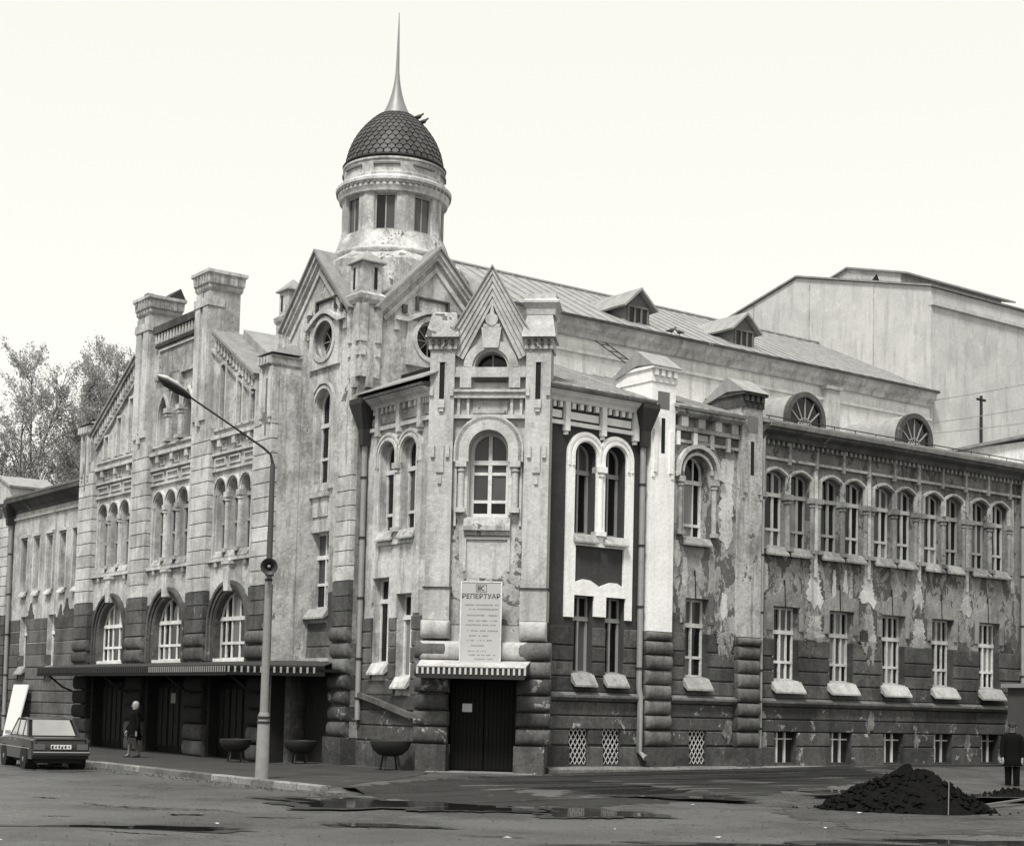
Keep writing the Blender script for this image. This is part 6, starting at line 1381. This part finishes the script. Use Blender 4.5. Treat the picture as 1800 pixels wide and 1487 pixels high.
# ---------- kiosk at the right edge
t = thing('kiosk', 'grey flat-roofed street kiosk at the right edge behind the capped man', 'kiosk', uv2w(*O), YAW)
fK = FR(30.4)
part('side_wall', MB().box(UVF, 43.25, 45.45, -.2, 2.75, 30.4, 31.8), 'kiosk_dark', t)
part('front_panel', MB().box(fK, 43.3, 44.25, .1, 2.6, .0, .04), 'kiosk', t); part('front_panel', MB().box(fK, 44.35, 45.4, .1, 2.6, .0, .04), 'kiosk', t)
part('post', MB().box(fK, 43.57, 43.63, .1, 2.6, .04, .08), 'frame_white', t)
part('roof', MB().box(UVF, 43.1, 45.7, 2.75, 2.88, 30.15, 31.95), 'kiosk', t); part('roof_edge', MB().box(fK, 43.05, 45.75, 2.86, 2.91, .28, .36), 'sill_metal', t)

# ---------- cables and their pole out to the right
UP = thing('utility_pole', 'bare utility pole beyond the right edge carrying three cables', 'pole', uv2w(47.9, 18.)); put('shaft', MB().tube([(0, 0, -.3), (0, 0, 15.8)], [.18, .1], 10).mesh('shaft', 50), 'bark', UP)
for z0, z1, nm in ((12.95, 13.9, 'topmost'), (12.1, 12.9, 'middle'), (11.7, 11.9, 'lowest')):
    a, b = uv2w(47.9, 38.55, z0 + .7), uv2w(47.9, 18., z1 + 1.4); m = MB().tube([tuple(a.lerp(b, k / 12) - Vector((0, 0, .5 * 4 * (k / 12) * (1 - k / 12)))) for k in range(13)], .014, 5)
    put('cable', m.mesh('cable'), 'pipe_metal', None, nm + ' of three thin cables crossing the pale stage house wall', None, 'cable', 'cables across the stage house')

# ---------- pigeons
def pigeon(loc, rz, label):
    t = thing('pigeon', label, 'pigeon', loc, rz, 'pigeons on the roofs')
    rg_ = [[(x, w_ * math.cos(a), z + h * math.sin(a)) for a in [2 * math.pi * k / 10 for k in range(10)]] for x, w_, h, z in ((-.2, .02, .01, .07), (-.1, .05, .04, .1), (0, .065, .07, .12), (.07, .055, .065, .14), (.11, .035, .035, .19), (.14, .035, .035, .22), (.17, .015, .012, .22))]
    put('body', MB().loftclosed(rg_).mesh('body', 60), 'pigeon', t)
    for sg in (-1, 1):
        put('wing', MB().loftclosed([[(.05, sg * .06, .15), (-.05, sg * .07, .14), (-.2, sg * .03, .09)], [(.05, sg * .068, .12), (-.05, sg * .075, .1), (-.2, sg * .035, .08)]]).mesh('wing'), 'pigeon', t)
        put('leg', MB().tube([(.0, sg * .02, .0), (.0, sg * .02, .07)], .006, 5).mesh('leg'), 'iron', t)
for u, rz, lb in ((34.25, .3, 'dark pigeon perched on the hall eave right of the first dormer'), (34.6, 2.4, 'second dark pigeon on the hall eave, right beside the first')): pigeon(uv2w(u, 38.13, 13.94), rz, lb)
for t0, an, lb in ((.80, -.95, 'dark pigeon on the dome just right of the spire foot'), (.70, -1.05, 'dark pigeon lower on the right shoulder of the dome')):
    r, z = dome_rz(t0); a = to_cam + 1.45; q = uv2w(TC[0] + r * math.cos(a), TC[1] + r * math.sin(a), z + .02); pigeon(q, 0, lb)

# ---------- trees beyond the left wing
N = NT('tree_leaf'); N.t.nodes.remove(N.b); dfz = N.n('BsdfDiffuse'); trl = N.n('BsdfTranslucent'); mxs = N.n('MixShader'); mxs.inputs[0].default_value = .45
oc = N.mix(N.noise(N.pos(), .8, 4, .6), .3, .5); N.l(oc, dfz.inputs[0]); N.l(oc, trl.inputs[0]); N.l(dfz.outputs[0], mxs.inputs[1]); N.l(trl.outputs[0], mxs.inputs[2]); N.l(mxs.outputs[0], N.t.nodes['Material Output'].inputs[0]); MATS['tree_leaf'] = N.m  # leaf greys lightened so the colour itself carries haze and overexposure
def tree(x, y, h, wd, label, seed, nleaf, base=.3):
    rg = random.Random(seed); t = thing('poplar_tree', label, 'tree', (x, y, -.1), 0, 'trees beyond the left wing'); m = MB(); tips = []
    def br(p, d, L, r, lv):
        n = 5; pts = [p]; rs = [r]; q = p.copy(); dd = d.copy()
        for k in range(n):
            dd = (dd + Vector((rg.uniform(-1, 1), rg.uniform(-1, 1), rg.uniform(.1, .8))) * .12).normalized(); q = q + dd * L / n; pts.append(q.copy()); rs.append(max(r * (1 - .75 * (k + 1) / n), .006))
            if lv >= 1: tips.append((pts[-2], q.copy(), lv))
        m.tube(pts, rs, (7, 5, 4, 3)[lv])
        if lv < 3:
            for k in range((0, 6, 4)[lv]):
                j = rg.randint(1, n); an = rg.uniform(0, 6.283); nd = (dd * rg.uniform(.5, 1.) + Vector((math.cos(an), math.sin(an), rg.uniform(.1, .7))) * .75).normalized(); br(pts[j], nd, L * rg.uniform(.32, .5), rs[j] * .55, lv + 1)
        return pts
    for s_ in range(5):
        p = Vector((rg.uniform(-.6, .6), rg.uniform(-.4, .4), 0)); d = Vector((rg.uniform(-.16, .16) * wd, rg.uniform(-.1, .1), 1)).normalized(); n = 14; hh = h * rg.uniform(.74, 1.); pts = [p]; rs = [.2]
        for k in range(n): d = (d + Vector((rg.uniform(-1, 1), rg.uniform(-1, 1), .6)) * .07).normalized(); p = p + d * hh / n; pts.append(p.copy()); rs.append(.2 * (1 - .93 * (k + 1) / n))
        m.tube(pts, rs, 7)
        for k in range(26):
            f_ = rg.uniform(base, .98); j = f_ * n; i = int(j); q = pts[i].lerp(pts[min(i + 1, n)], j - i); an = rg.uniform(0, 6.283)
            L = (1 - f_) * h * .2 * wd + rg.uniform(.8, 2.0); nd = Vector((math.cos(an), math.sin(an), rg.uniform(.7, 1.7))).normalized(); br(q, nd, L, .07 * (1 - f_) + .018, 1)
    put('trunk', m.mesh('trunk'), 'bark', t)
    vs_, fs_ = [], []
    for _ in range(nleaf):
        a, b, lv = tips[rg.randrange(len(tips))]; c = a.lerp(b, rg.random()) + Vector((rg.gauss(0, .1), rg.gauss(0, .1), rg.gauss(0, .13))); s = rg.uniform(.03, .075)
        u_ = Vector((rg.uniform(-.7, .7), rg.uniform(-.7, .7), rg.uniform(-1, 1))).normalized() * s * 1.3; w_ = u_.cross(Vector((rg.uniform(-1, 1), rg.uniform(-1, 1), rg.uniform(-1, 1)))).normalized() * s * .7
        i = len(vs_); vs_ += [tuple(c + u_), tuple(c + w_), tuple(c - u_), tuple(c - w_)]; fs_.append((i, i + 1, i + 2, i + 3))
    me = bpy.data.meshes.new('crown'); me.from_pydata(vs_, [], fs_); put('crown', me, 'tree_leaf', t)
tree(-24.3, 88, 22.9, 1.25, 'tallest bare-twigged poplar beyond the left wing roof, right of the others', 11, 40000)
tree(-27.9, 86, 21.6, 1.0, 'loose-crowned poplar at the left picture edge behind the wing pediment', 5, 26000)
tree(-22.2, 95, 21.4, 1.0, 'shorter poplar closest to the left gable of the theatre', 23, 20000)
tree(-26.4, 97, 20.4, 1.2, 'thin poplar standing back between the two taller ones', 31, 24000)
